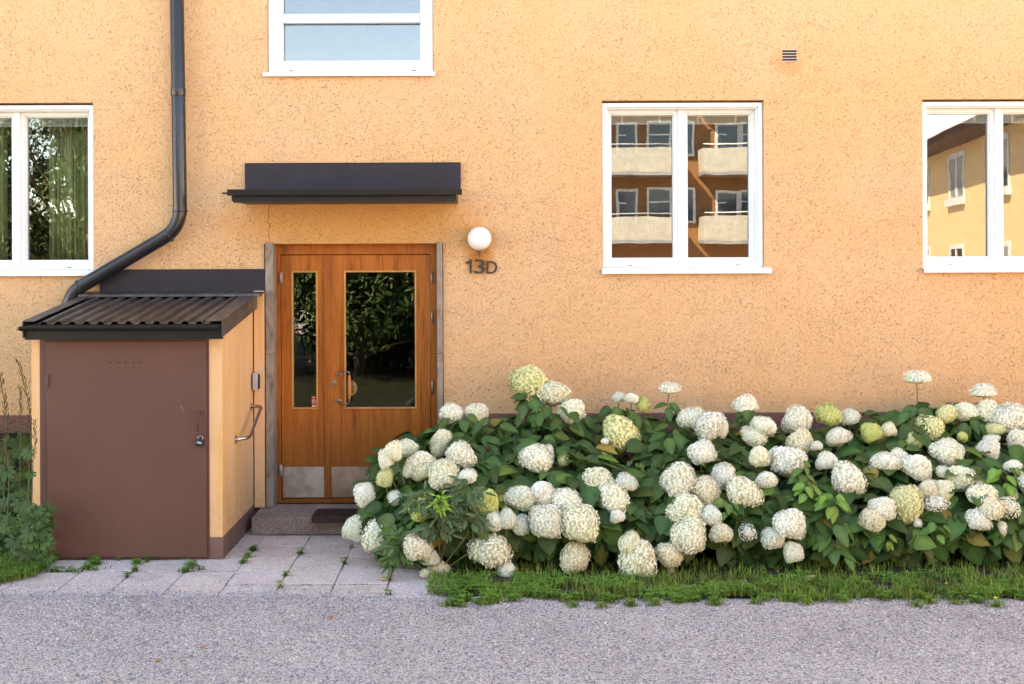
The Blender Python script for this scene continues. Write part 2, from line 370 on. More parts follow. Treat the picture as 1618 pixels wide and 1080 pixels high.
# paving
g = MB(); g.add([(-4.6,-2.6,-.014),(.05,-2.6,-.014),(.05,.0,-.014),(-4.6,.0,-.014)], [(0,1,2,3)])
tag(g.build('paving_bed', m_flat('joint_sand', (.13,.11,.085), .95, 0, .1, .3, 20)), kind='structure')
g = MB(); T = .35
for i in range(-9, 4):
    for j in range(-2, 6):
        x1 = -.975+T*i; y1 = -.78-T*j+ .0
        if j < 1 and i > 1: continue
        x0 = x1-T
        if x0 < -4.5 or x1 > .1: continue
        dz = rnd.uniform(-.004, .004); rz = rnd.uniform(-.006, .006)
        cx, cy = (x0+x1)/2, y1-T/2
        Mx = Matrix.Translation((cx, cy, 0)) @ Matrix.Rotation(rz, 4, 'Z') @ Matrix.Rotation(rnd.uniform(-.006,.006), 4, 'X') @ Matrix.Rotation(rnd.uniform(-.006,.006), 4, 'Y')
        k_ = rnd.uniform(.93, 1.05); g.c = (k_, k_*rnd.uniform(.97,1.01), k_*rnd.uniform(.96,1.02))
        g.box(-T/2+.0035, T/2-.0035, -T/2+.010, T/2-.010, -.04, dz, Mx)
tag(g.build('paving', M['slab'], bevel=.004, attr=True), kind='structure')
# bed soil under bushes and grass
g = MB(); n1, n2 = 60, 16
vs = [(-.75+7.5*i/n1, .02-2.35*j/n2 , (.012+.02*noise.noise((i*.4, j*.5, 2)))*(1 if j < n2-1 else -.3)-(.03 if i == 0 else 0)) for j in range(n2+1) for i in range(n1+1)]
vs = [(x, y+(.10*noise.noise((x*2.3, 0, 0))+.05*noise.noise((x*8, 2, 0)) if y < -2.0 else 0)+(.06 if y < -2.2 else 0), z) for x, y, z in vs]
vs = [(x+(min(.45, .9*max(0, -y-1.15)) if x < -.2 else 0), y, z) for x, y, z in vs]
g.add(vs, [(j*(n1+1)+i, (j+1)*(n1+1)+i, (j+1)*(n1+1)+i+1, j*(n1+1)+i+1) for j in range(n2) for i in range(n1)], True)
tag(g.build('flower_bed', M['soil']), kind='structure')
g = MB()
def sidex(y): return -2.97-.5*max(0, (-y-1.55)/.5)**2 if y < -1.165 else -3.19
for ylist in ([.02-1.18*j/8 for j in range(9)], [-1.17-.86*j/8 for j in range(9)]):
    vs = []
    for y in ylist:
        xm = sidex(min(y, -1.17)) if ylist[0] < -1 else -3.19
        for i in range(21):
            x = -7+(xm+7)*i/20; vs.append((x, y, .008+.012*noise.noise((x*3, y*3, 5))-(.03 if i == 20 or y < -2.0 else 0)))
    g.add(vs, [(j*21+i, (j+1)*21+i, (j+1)*21+i+1, j*21+i+1) for j in range(8) for i in range(20)], True)
tag(g.build('side_bed', M['soil']), kind='structure')

# ================================================================== BUILDING
HX0, HX1, HZ = -17.0, 10.5, 9.2
def wrect(x0, x1, z0, z1): return (x0, x1, z0, z1)
ZT, ZB = P(1080, 162, .03).z, P(1080, 421.5, .03).z
WIN = {'left': (-4.394, -3.114), 'mid': (.947, 2.227), 'right': (3.498, 4.778)}
ux0, ux1, uz0, _ = RC(424, 0, 684, 115, .03)
UZ1 = uz0+1.45
dX0, dX1, dZ0, dZ1 = RC(433, 384.5, 691, 799, 0)     # doorway between the stone slips
dZ0 = .135
holes = [(a-.004, b+.004, ZB-.03, ZT+.016) for a, b in WIN.values()]+[(ux0-.004, ux1+.004, uz0-.03, UZ1+.016), (dX0-.075, dX1+.05, -.3, dZ1)]
bmh = (-5.6, -3.25, .30, P(20, 684).z)     # basement opening
holes.append(bmh)
def wall_holes(g, x0, x1, z0, z1, hs, y0, y1):
    xs = sorted({x0, x1, *[h[0] for h in hs], *[h[1] for h in hs]}); zs = sorted({z0, z1, *[h[2] for h in hs if h[2] > z0], *[h[3] for h in hs]})
    xs = [x for x in xs if x0 <= x <= x1]; zs = [z for z in zs if z0 <= z <= z1]
    def hole(x, z): return any(h[0] < x < h[1] and h[2] < z < h[3] for h in hs)
    for i in range(len(xs)-1):
        for j in range(len(zs)-1):
            a, b, c, d = xs[i], xs[i+1], zs[j], zs[j+1]
            if hole((a+b)/2, (c+d)/2): continue
            g.add([(a,y0,c),(b,y0,c),(b,y0,d),(a,y0,d)], [(0,1,2,3)]); g.add([(a,y1,c),(b,y1,c),(b,y1,d),(a,y1,d)], [(3,2,1,0)])
    for a, b, c, d in hs:
        c = max(c, z0)
        if d > z1: continue
        g.add([(a,y0,c),(a,y0,d),(a,y1,d),(a,y1,c)], [(3,2,1,0)]); g.add([(b,y0,c),(b,y0,d),(b,y1,d),(b,y1,c)], [(0,1,2,3)])
        g.add([(a,y0,d),(b,y0,d),(b,y1,d),(a,y1,d)], [(0,1,2,3)])
        if c > z0+1e-4: g.add([(a,y0,c),(b,y0,c),(b,y1,c),(a,y1,c)], [(3,2,1,0)])
    return g
bld = empty('apartment_building', 'apartment house with orange roughcast wall, brown plinth, white windows and wooden entrance door', 'building')
PZ = P(1000, 652).z
g = wall_holes(MB(), HX0, HX1, PZ, HZ, [(a,b,max(c,PZ),d) if d > PZ else None for a,b,c,d in holes if d > PZ], 0, .34)
g.build('wall', M['stucco'], bld)
g = wall_holes(MB(), HX0, HX1, -.1, PZ, [h for h in holes if h[3] < PZ]+[], .006, .33)
# plinth must break at the doorway
g = MB()
def plinth(a, b, z0, z1): g.box(a, b, -.012, .33, z0, z1)
plinth(HX0, bmh[0], -.1, PZ); plinth(bmh[0], bmh[1], bmh[3], PZ); plinth(bmh[0], bmh[1], -.1, bmh[2]); plinth(bmh[1], dX0-.075, -.1, PZ); plinth(dX1+.05, HX1, -.1, PZ)
g.build('plinth', M['plinth'], bld, bevel=.006)
g = MB(); g.box(HX0, HX0+.3, .34, 10.5, -.1, HZ); g.box(HX1-.3, HX1, .34, 10.5, -.1, HZ); g.box(HX0, HX1, 10.5, 10.8, -.1, HZ)
g.build('rear_walls', M['stucco'], bld)
g = MB(); g.prism([(-.35, HZ), (11.1, HZ), (5.4, HZ+2.2)], 'x', HX0-.3, HX1+.3); g.build('roof', M['roof'], bld)
g = MB()
for a, b, c, d in [(-5.2,-2.6,ZB-1,ZT+.5),(.2,3.0,ZB-1,ZT+.5),(3.05,5.6,ZB-1,ZT+.5),(ux0-.8,ux1+.8,uz0-1,UZ1+.5),(-1.95,-.1,.05,2.4)]:
    y0, y1 = .345, 3.6
    g.add([(a,y0,c),(b,y0,c),(b,y1,c),(a,y1,c),(a,y0,d),(b,y0,d),(b,y1,d),(a,y1,d)], [(0,1,2,3),(7,6,5,4),(3,2,6,7),(0,3,7,4),(2,1,5,6)])
g.build('room_walls', M['room'], bld)
# basement opening
g = MB(); a, b, c, d = bmh
g.add([(a,.25,c),(b,.25,c),(b,.25,d),(a,.25,d)], [(0,1,2,3)]); bw = g.build('basement_window', M['dark'], bld)
g = MB()
k = a
while k < b: g.box(k, k+.003, .016, .019, c, d); k += .022
k = c
while k < d: g.box(a, b, .020, .023, k, k+.003); k += .022
g.build('wire_mesh', M['iron'], bw)

def ring(g, x0, x1, z0, z1, w, y0, y1, wb=None):
    wb = w if wb is None else wb
    g.box(x0, x0+w, y0, y1, z0, z1); g.box(x1-w, x1, y0, y1, z0, z1)
    g.box(x0+w, x1-w, y0, y1, z1-w, z1); g.box(x0+w, x1-w, y0, y1, z0, z0+wb)
def window2(x0, x1, z0, z1, label, curtain=False):
    g = MB(); ring(g, x0, x1, z0, z1, .034, .03, .19, .03)
    ring(g, x0+.034, x1-.034, z0+.03, z1-.034, .012, .055, .19, .012)
    w = g.build('window', M['white'], bld, bevel=.003); w['label'] = label
    xi0, xi1, zi0, zi1 = x0+.046, x1-.046, z0+.042, z1-.046; xm = (x0+x1)/2
    g = MB(); g.box(xm-.022, xm+.022, .10, .19, zi0, zi1)
    for a, b in ((xi0, xm-.022), (xm+.022, xi1)):
        ring(g, a, b, zi0, zi1, .028, .125, .185, .026); ring(g, a+.028, b-.028, zi0+.026, zi1-.028, .010, .142, .185, .008)
    g.build('sash', M['white'], w, bevel=.002)
    for k in (x0+.22, x1-.20):
        h = MB(); h.box(k-.018, k+.018, .028, .031, z0+.012, z0+.018); h.build('drain_slot', M['dark'], w)
    for a, b in ((xi0+.038, xm-.060), (xm+.060, xi1-.038)):
        h = MB(); h.box(a-.004, b+.004, .172, .176, zi0+.030, zi1-.034); h.build('glass_pane', M['glass'], w)
        h = MB(); zt = zi1-.04
        h.box(a, b, .180, .205, zt-.010, zt+.006)
        for q in range(7): h.box(a+.004, b-.004, .178, .204, zt-.018-q*.0065, zt-.015-q*.0065)
        h.box(a+.002, b-.002, .179, .202, zt-.068, zt-.060)
        for q in (.18, .80):
            h.box(a+(b-a)*q-.008, a+(b-a)*q+.008, .1765, .1775, zt-.066, zt+.002)
        h.build('blind', M['slat'], w)
    if z0 > 1.5:
        g = MB(); o = -.045; g.prism([(o, z0-.052), (o, z0-.012), (.03, z0-.001), (.14, z0-.001), (.14, z0-.012), (o+.006, z0-.022), (o+.006, z0-.052)], 'x', x0-.012, x1+.055); 
        g.build('sill', M['sill'], w, bevel=.002)
    if curtain:
        g = MB(); a, b = x0+.82, x1-.03; n = 90; vs = []
        for i in range(n+1):
            x = a+(b-a)*i/n; y = .32+.028*sin(i*.55+sin(i*.13)*2)+.012*sin(i*1.3)
            vs += [(x, y, z0-.05), (x+.012*sin(i*.2), y, z1)]
        g.add(vs, [(2*i, 2*i+2, 2*i+3, 2*i+1) for i in range(n)], True)
        vs = []; a, b = x0+.0, x0+.47
        for i in range(n+1):
            x = a+(b-a)*i/n; y = .32+.028*sin(i*.5)
            vs += [(x, y, z0-.05), (x, y, z1)]
        g.add(vs, [(2*i, 2*i+2, 2*i+3, 2*i+1) for i in range(n)], True)
        cu = g.build('curtain', M['curtain'], w); sd = cu.modifiers.new('thick', 'SOLIDIFY'); sd.thickness = .003
    return w
window2(*WIN['left'], ZB, ZT, 'white two-pane window with green curtains left of the downpipe', True)
window2(*WIN['mid'], ZB, ZT, 'white two-pane window mirroring balconies, right of the globe lamp')
window2(*WIN['right'], ZB, ZT, 'white two-pane window at the right edge mirroring an orange house')
# upper window with transom
g = MB(); ring(g, ux0, ux1, uz0, UZ1, .045, .03, .19, .045)
w = g.build('window', M['white'], bld, bevel=.003); w['label'] = 'white upstairs window mirroring blue sky above the canopy'
gx0, gx1, gzb, _ = RC(449, 0, 664, 98, .17)
_, _, tb, tt = RC(449, 23.5, 664, 37, .15)
g = MB(); ring(g, ux0+.045, ux1-.045, uz0+.045, UZ1-.045, gx0-ux0-.045, .10, .19, gzb-uz0-.045)
g.box(gx0, gx1, .10, .19, tb, tt); g.build('sash', M['white'], w, bevel=.003)
for z0, z1 in ((gzb, tb), (tt, UZ1-.1)):
    h = MB(); h.box(gx0-.004, gx1+.004, .16, .164, z0-.003, z1+.003); h.build('glass_pane', M['glass'], w)
for k in (P(459, 111).x, P(654, 111).x):
    h = MB(); h.box(k-.016, k+.016, .028, .031, uz0+.016, uz0+.023); h.build('drain_slot', M['dark'], w)
g = MB(); o = -.04; g.prism([(o, uz0-.034), (o, uz0-.004), (.03, uz0-.001), (.14, uz0-.001), (.14, uz0-.012), (o+.006, uz0-.014), (o+.006, uz0-.034)], 'x', ux0-.035, ux1+.02)
g.build('sill', M['sill'], w, bevel=.002)
# ---------------------------------------------------------------- entrance door
DY = .155
g = MB()
fx0, fx1 = dX0-.02, dX1+.02
f0, f1 = P(444.3, 600, DY).x, P(681.5, 600, DY).x
zt = P(560, 401.5, DY).z; zb = P(560, 786, DY).z
g.box(fx0, f0, DY-.03, DY+.09, .135, dZ1+.02); g.box(f1, fx1, DY-.03, DY+.09, .135, dZ1+.02)
g.box(f0, f1, DY-.03, DY+.09, zt, dZ1+.02); g.box(f0, f1, DY-.02, DY+.09, .135, zb-.006)
g.box(fx0-.01, f0-.022, DY-.042, DY-.03, .136, dZ1+.01)
door = g.build('entrance_door', M['wood2'], bld, bevel=.003)
def leaf(x0, x1, ga, gb, name='door_leaf'):
    gt, gbm = P(560, 429.5, DY).z, P(560, 643.5, DY).z
    g = MB(); y0, y1 = DY, DY+.045
    g.box(x0, ga, y0, y1, zb, zt-.004); g.box(gb, x1, y0, y1, zb, zt-.004)
    g.box(ga, gb, y0, y1, zb, gbm); g.box(ga, gb, y0, y1, gt, zt-.004)
    g.build(name, M['wood'], door, bevel=.0015)
    g = MB(); ring(g, ga-.012, gb+.012, gbm-.012, gt+.012, .014, y0-.010, y0+.02)
    g.build('glazing_bead', M['bead'], door, bevel=.003)
    g = MB(); g.box(ga-.002, gb+.002, y0+.018, y0+.022, gbm-.002, gt+.002); g.build('glass_pane', M['doorglass'], door)
xa = P(513, 600, DY).x
leaf(f0+.003, xa, P(463, 540, DY).x, P(500, 540, DY).x)
leaf(xa+.003, f1-.003, P(546, 540, DY).x, P(656, 540, DY).x)
g = MB(); g.box(xa-.002, P(522.5, 600, DY).x, DY-.016, DY-.0005, zb, zt-.004); g.build('cover_strip', M['wood2'], door, bevel=.003)
for i in range(6):
    z = .35+i*.33; h = MB(); h.disc((xa+.020, DY-.0162, z), .0035, (0,-1,0), 8, .001); h.build('screw', M['dark'], door)
k0, k1 = P(560, 737, DY).z, zb+.004
g = MB(); g.box(P(447.7,760,DY).x, xa-.006, DY-.003, DY-.0005, k1, k0); g.build('kick_plate', M['steel'], door, bevel=.001)
g = MB(); g.box(P(524,760,DY).x, P(680,760,DY).x, DY-.003, DY-.0005, k1, k0)
for i in range(14):
    for zz in (k0-.012, k1+.012): g.disc((P(530+i*11, 760, DY).x, DY-.003, zz), .003, (0,-1,0), 8, .002)
g.build('kick_plate', M['copperish'], door)
def hinge(px, y0, y1, dy=0):
    a, b = P(px, y1, DY-.04), P(px, y0, DY-.04); g = MB(); g.tube([a, b], .0085, 10)
    g.tube([a+(b-a)*.48, a+(b-a)*.52], .0098, 10); g.box(a.x-.003, a.x+.018 if px < 600 else a.x+.003, DY-.036, DY-.031, a.z+.01, b.z-.01)
    g.build('hinge', M['hinge'], door)
for q in ((443, 429, 449), (443, 733, 753), (682, 428, 448), (682.5, 491, 511), (683, 601, 622)): hinge(*q)
# pull handle: two forged brackets and a wooden grip
hy = DY-.075
t1, t2 = P(536, 591, DY), P(536, 633, DY); gp1, gp2 = P(552, 593, hy), P(552, 630, hy)
g = MB()
for t_, gpt, s in ((t1, gp1, 1), (t2, gp2, -1)):
    pts = fillet([t_+Vector((0,-.004,0)), t_+Vector((.008,-.05,.016*s)), t_+Vector((.045,-.075,.030*s)), Vector((gpt.x, hy, gpt.z+.030*s)), Vector((gpt.x, hy, gpt.z))], .03)
    g.tube(pts, .0062, 8); g.ball(t_+Vector((0,-.003,0)), .017, 12, 8, (1.25,.35,1)); g.ball(t_+Vector((-.018,-.003,-.006*s)), .009, 8, 6, (1.5,.35,1))
g.tube([(gp2.x, hy, gp2.z-.004), (gp1.x, hy, gp1.z+.004)], .008, 10)
hd = g.build('door_handle', M['iron'], door)
n = 14; g = MB(); g.tube([(gp1.x, hy, gp2.z+(gp1.z-gp2.z)*i/n) for i in range(n+1)], [.0105+.0035*sin(pi*i/n)+.0015*(i in (0,n)) for i in range(n+1)], 14)
g.build('handle_grip', M['grip'], door)
q = P(557, 613, DY+.01); g = MB(); a = []
for i in range(17): t = -pi/2+pi*i/16; a.append((q.x-.012+.05*cos(t), q.z+.062*sin(t)))
g.prism(a, 'y', DY+.006, DY+.012); g.build('inner_pull_plate', M['brass'], door)
for dz in (.016, -.018):
    g = MB(); g.tube([(q.x, DY, q.z+dz-.01), (q.x+.022, DY, q.z+dz+.012)], .007, 8); g.build('inner_pull_bolt', M['iron'], door)
q = P(527.6, 604.5, DY); g = MB(); g.disc((q.x, DY-.0004, q.z), .021, (0,-1,0), 24, .006); g.disc((q.x, DY-.006, q.z), .0145, (0,-1,0), 20, .008); g.build('lock_cylinder', M['iron'], door, bevel=.002)
g = MB(); g.box(q.x-.002, q.x+.002, DY-.0155, DY-.014, q.z-.007, q.z+.007); g.build('keyhole', M['dark'], door)
a, b, c, d = RC(492.5, 625.5, 500, 643, DY+.016)
g = MB(); g.box(a, b, DY+.014, DY+.016, c, d); st = g.build('sticker', M['red'], door)
g = MB(); cx, cz = (a+b)/2, (c+d)/2+.004
g.tube([(cx+.012*cos(t*pi/8), DY+.013, cz+.012*sin(t*pi/8)) for t in range(17)], .003, 6, False); g.box(a+.004, b-.004, DY+.012, DY+.0138, c+.004, c+.016); g.box(a+.006, b-.012, DY+.012, DY+.0138, d-.012, d-.008); g.build('sticker_print', M['paper'], door)
# stone slips of the doorway
for (x0, x1) in ((dX0-.062, dX0), (dX1, dX1+.045)):
    g = MB(); z = .137; top = dZ1+.012
    for zz in ((z, 1.35), (1.352, top)): g.box(x0, x1, -.028, DY-.032 if x0 < -1.5 else DY-.031, zz[0], zz[1])
    o = g.build('stone_jamb', M['stone'], bld, bevel=.004)
# smooth pilaster strip between shed and doorway
g = MB(); a, b = P(402, 600, -.03).x, P(418, 600, -.03).x
g.box(a, b, -.045, -.0125, P(410, 801, -.03).z, P(410, 459, -.03).z); g.build('pilaster', M['plaster'], bld, bevel=.003)

# ================================================================== CANOPY
can = empty('door_canopy', 'flat black metal canopy over the wooden entrance door', 'canopy')
CX0, CX1, CY = -1.915, -.185, -.56
zf1 = P(540, 298, CY).z; zf0 = P(540, 319, CY).z; zw = P(540, 299, 0).z
g = MB(); g.prism([(-.001, zf0+.012), (CY+.03, zf0+.012), (CY+.03, zf1-.012), (-.001, zw)], 'x', CX0+.015, CX1-.02); g.build('canopy_slab', M['black'], can, bevel=.003)
g = MB(); x0, x1, _, _ = RC(368, 308, 719.5, 319, CY); g.box(x0, x1, CY+.006, CY+.03, zf0, P(540,307,CY).z); g.build('fascia', M['black'], can, bevel=.002)
g = MB(); x0, x1, a, b = RC(357.5, 298.5, 730, 308, CY-.03)
g.prism([(CY-.05, a), (CY-.055, b), (CY+.002, b+.004), (CY+.005, b-.001), (CY-.046, b-.006), (CY-.042, a+.003), (CY-.01, a+.003), (CY-.01, a)], 'x', x0+.01, x1)
g.box(x0-.03, x0+.012, CY-.04, CY+.0, a+.012, a+.024)
g.build('drip_gutter', M['black'], can, bevel=.002)
g = MB(); x0, x1, a, b = RC(386.8, 257.5, 728, 300, -.03); g.box(x0, x1, -.03, -.002, a, b); g.box(x0, x1, -.034, -.0, b-.001, b+.004); g.build('wall_flashing', M['canopy'], can, bevel=.002)

# ================================================================== SHED
shed = empty('bin_shed', 'low plastered shed with brown steel door and corrugated black roof against the wall', 'shed')
SY = -1.16; SX0 = P(50, 700, SY).x; SX1 = P(351.5, 700, SY).x
RF, RB = P(200, 508, -1.30), P(260, 466, -.03)
slope = (RB.z-RF.z)/(RB.y-RF.y)
def rz(y): return RF.z+(y-RF.y)*slope
zbk = rz(0)-.02; zft = rz(SY)-.03
DX0, DX1, DZ0_, DZ1_ = RC(63.5, 536, 331, 883, SY)
g = MB()
pl = .155
g.prism([(SY, pl), (-.013, pl), (-.013, rz(-.013)-.055), (SY, rz(SY)-.055)], 'x', SX1-.10, SX1)
g.box(DX1, SX1-.10, SY, SY+.09, pl, rz(SY)-.055) if DX1 < SX1-.10 else None
g.build('shed_wall', M['plaster'], shed, bevel=.004); g = MB()
g.prism([(SY, pl), (-.013, pl), (-.013, rz(-.013)-.055), (SY, rz(SY)-.055)], 'x', SX0, SX0+.09)
g.build('shed_wall', M['plaster'], shed, bevel=.004)
g = MB(); g.box(SX1-.10, SX1+.004, SY-.004, -.013, 0.0, pl); g.build('shed_plinth', M['brownpl'], shed, bevel=.004); g = MB(); g.box(SX0-.004, SX0+.05, SY-.0, -.013, 0, pl); g.build('shed_plinth', M['brownpl'], shed, bevel=.004)
g = MB(); fw0 = P(74.5, 700, SY).x; fw1 = P(325, 700, SY).x; lt = P(200, 539.5, SY).z
g.box(DX0, fw0, SY-.006, SY+.05, .005, rz(SY)-.06); g.box(fw1, DX1, SY-.006, SY+.05, .005, rz(SY)-.06)
g.box(fw0, fw1, SY-.006, SY+.05, lt, rz(SY)-.06); g.box(fw0, fw1, SY-.006, SY+.05, .003, .016)
fr = g.build('door_frame', M['brown'], shed, bevel=.003)
g = MB(); g.box(fw0+.003, fw1+.010, SY-.022, SY-.007, .020, lt+.006); sd = g.build('door', M['brown'], shed, bevel=.004); LY = SY-.022
for px, a, b in ((74.5, 591, 612), (75.5, 812, 834)):
    g = MB(); p, q = P(px, b, LY-.006), P(px, a, LY-.006); g.tube([p, q], .010, 10); g.tube([p+(q-p)*.49, p+(q-p)*.53], .0115, 10); g.box(p.x-.014, p.x+.014, LY-.004, LY-.0005, p.z+.004, q.z-.004); g.build('hinge', M['brown'], sd, bevel=.001)
for px in (174.4, 187, 198.6, 211, 223):
    q = P(px, 572.8, LY); g = MB(); g.disc((q.x, LY-.0002, q.z), .0062, (0,-1,0), 12, .0008); g.build('vent_hole', M['dark'], sd)
g = MB(); a, b = P(313.5, 653, LY-.035), P(312, 681, LY-.035)
g.tube(fillet([(a.x+.006, LY, a.z+.004), (a.x+.006, LY-.035, a.z+.004), (a.x-.004, LY-.038, a.z), (b.x, LY-.035, b.z)], .012), .0075, 10); g.disc((a.x+.006, LY, a.z+.004), .018, (0,-1,0), 16, .004)
g.build('handle', M['brown'], sd)
g = MB(); q = P(318.5, 687, LY); g.box(q.x-.008, q.x+.026, LY-.006, LY-.0005, q.z-.03, q.z+.012)
g.tube(fillet([(q.x, LY, q.z-.008), (q.x, LY-.024, q.z-.008), (q.x, LY-.024, q.z+.008), (q.x, LY, q.z+.008)], .006, 4), .004, 8); g.build('hasp', M['brown'], sd, bevel=.001)
q2 = P(288, 646, LY); g = MB(); g.box(-.0012, .0012, 0, .0006, -.024, .024, Matrix.Translation((q2.x, LY-.0008, q2.z)) @ Matrix.Rotation(radians(-25), 4, 'Y')); g.build('paint_scratch', m_flat('pale_scratch', (.32,.25,.22), .6), sd)
# padlock hangs from the hasp
pad = empty('padlock', 'small black laminated padlock hanging from the hasp of the brown shed door', 'padlock')
c = P(315.5, 699, LY-.03); Mx = Matrix.Translation((c.x, LY-.026, c.z)) @ Matrix.Rotation(radians(8), 4, 'Y')
g = MB(); g.box(-.030, .028, -.012, .012, -.026, .018, Mx); g.build('padlock_body', M['pipe'], pad, bevel=.005)
g = MB(); g.tube([Mx @ Vector(p) for p in fillet([(-.016,0,.014), (-.016,0,.046), (.016,0,.046), (.016,0,.014)], .016)], .0042, 8); g.build('shackle', M['steel'], pad)
g = MB(); g.box(-.016, .014, -.0132, -.0124, -.006, .008, Mx); o = g.build('padlock_label', m_flat('pale_blue_print', (.35,.42,.5), .4), pad)
# corrugated roof
g = MB(); x = P(37.5, 509, -1.30).x; XL, XR = x, P(352.5, 508, -1.30).x
prof = []; X = XL+.075; hgt = .020
while X < XR-.10:
    prof += [(X, 0), (X+.042, 0), (X+.055, hgt), (X+.084, hgt)]; X += .097
prof.append((min(X, XR-.08), 0))
def rp(x, h, y): return (x, y, rz(y)+h-.014)
vs = []; yy = [-1.315, -.9, -.5, -.035]
for y in yy: vs += [rp(x, h+.0015*sin(x*31+y*7), y) for x, h in prof]
n = len(prof)
g.add(vs, [(j*n+i, j*n+i+1, (j+1)*n+i+1, (j+1)*n+i) for j in range(len(yy)-1) for i in range(n-1)])
rf = g.build('corrugated_roof', M['roof'], shed); m_ = rf.modifiers.new('t', 'SOLIDIFY'); m_.thickness = .002; m_.offset = -1
def slopebox(g, x0, x1, y0, y1, h0, h1): g.prism([(y0, rz(y0)+h0), (y1, rz(y1)+h0), (y1, rz(y1)+h1), (y0, rz(y0)+h1)], 'x', x0, x1)
g = MB(); slopebox(g, XR-.115, XR, -1.325, -.02, .006, .012); slopebox(g, XR-.006, XR+.001, -1.325, -.02, -.105, .0062)
g.build('verge_trim', M['roof'], shed, bevel=.001); g = MB()
slopebox(g, XL, XL+.085, -1.325, -.02, .006, .012); slopebox(g, XL-.001, XL+.006, -1.325, -.02, -.105, .0062)
g.build('verge_trim', M['roof'], shed, bevel=.001)
g = MB(); slopebox(g, XL+.02, XR-.02, -1.28, -.03, -.052, -.022); g.build('roof_deck', M['black'], shed)
g = MB(); z = rz(-1.3)
g.box(XL+.004, XR-.004, -1.300, -1.276, z-.122, z-.018); g.build('fascia', M['black'], shed, bevel=.002)
g = MB(); seg = 8
po = [(-1.302, z-.022)]+[(-1.335-.033*cos(pi*i/seg), z-.03-.030*sin(pi*i/seg)) for i in range(seg+1)][::-1]
pi_ = [(p[0]+(0.003 if p[0] < -1.335 else -.003), p[1]+.003) for p in po[::-1]]
g.prism(po+pi_, 'x', XL-.012, XR-.03); g.box(XL-.03, XL-.008, -1.35, -1.32, z-.052, z-.044)
g.build('gutter', M['black'], shed)
g = MB(); x0, x1, a, b = RC(158, 425, 420, 460, -.02); g.box(x0, x1, -.026, -.002, a-.01, b); g.build('wall_flashing', M['canopy'], shed, bevel=.002)
g = MB(); zz = rz(-.03); g.prism([(-.0265, a), (-.0265, a-.006), (-.16, rz(-.16)+.020), (-.165, rz(-.165)+.006), (-.168, rz(-.168)+.008), (-.162, rz(-.16)+.026)], 'x', XL-.005, x1-.004); g.build('apron_flashing', M['roof'], shed, bevel=.001)

# ================================================================== DOWNPIPE
g = MB(); py_ = -.105
dp = empty('downpipe', 'anthracite rain downpipe bending over the shed roof', 'downpipe')
top = P(273, -420, py_)
path = [top, P(285, 360, py_), P(116, 459, py_), P(103, 497, py_), Vector((P(103, 497, py_).x, py_, .25))]
fp = fillet(path, .16, 8)
# long straight runs need extra points
g.tube(fp, .0545, 24); g.build('pipe', M['pipe'], dp)
def collar(p, q, r, name='collar'):
    g = MB(); g.tube([p, q], r, 24); g.build(name, M['pipe'], dp, bevel=.003)
def on(p, q, t): return p+(q-p)*t
c0 = on(path[0], path[1], (145+420)/780); d = (path[1]-path[0]).normalized()
collar(c0-d*.035, c0+d*.035, .058)
c0 = on(path[0], path[1], (333+420)/780); collar(c0-d*.006, c0+d*.010, .0605)
d2 = (path[2]-path[1]).normalized(); c0 = P(268, 371, py_); c0 = path[1]+d2*(c0-path[1]).dot(d2); collar(c0-d2*.004, c0+d2*.010, .0605)
c0 = P(122, 456, py_); c0 = path[1]+d2*(c0-path[1]).dot(d2); collar(c0-d2*.03, c0-d2*.018, .0605)
g = MB(); # seam along the pipe
s = Vector((-.012, -.0535, 0)); g.tube([top+s, path[1]+s-d*.2], .0028, 6, False)
s = Vector((-.02, -.045, .026)); g.tube([path[1]+d2*.2+s, path[2]-d2*.18+s], .0028, 6, False); g.build('seam', M['pipe'], dp)
q = P(272, -60, 0); g = MB(); g.tube([(q.x, .01, q.z), (q.x, -.06, q.z)], .01, 8); g.build('pipe_bracket', M['pipe'], dp)

# ================================================================== STEP, MAT, RAIL, KEYBOX
stp = MB(); stp.box(P(397, 830, -.41).x, -.10, -.41, .118, 0.0, .134)
tag(stp.build('door_step', M['step'], bevel=.010, seg=3), 'worn granite step in front of the wooden entrance door', 'step')
mat = empty('scraper_mat', 'dark brown boot scraper mat lying on the door step', 'mat')
mx0 = P(492, 818, -.50).x
g = MB(); g.box(mx0, -.42, -.50, -.415, .112, .162); g.box(mx0, -.42, -.4145, -.225, .1355, .162); g.build('mat_body', M['mat'], mat, bevel=.003)
g = MB(); k = mx0+.02
while k < -.44: g.box(k, k+.006, -.495, -.23, .1625, .168); k += .016
g.build('mat_ribs', M['mat'], mat)
rail = empty('handrail', 'bent stainless steel grab rail on the side of the shed beside the door step', 'handrail')
X0 = SX1; A = Vector((X0, -.13, .95)); B = Vector((X0, -.70, .775))
g = MB(); g.tube(fillet([A, A+Vector((.085,0,0)), Vector((X0+.085, -.62, .775)), B+Vector((.0,-.02,0))], .045), .0125, 12); g.build('rail_tube', M['chrome'], rail)
for q in (A, B+Vector((0,-.02,0))):
    g = MB(); g.disc((X0+.0005, q.y, q.z), .032, (1,0,0), 20, .005); g.build('mounting_plate', M['chrome'], rail)
kb = empty('key_box', 'small grey keypad box on the shed side above the handrail', 'key box')
g = MB(); q = P(404.5, 602, -.1); g.box(q.x-.022, q.x+.018, -.13, -.046, q.z-.068, q.z+.068); g.build('box_body', M['grey'], kb, bevel=.004)
g = MB(); g.box(q.x+.0183, q.x+.021, -.124, -.052, q.z-.062, q.z+.055)
for i in range(5):
    for j in range(2): g.box(q.x+.021, q.x+.025, -.116+j*.034, -.094+j*.034, q.z-.054+i*.02, q.z-.042+i*.02)
g.build('keypad', M['dark'], kb)

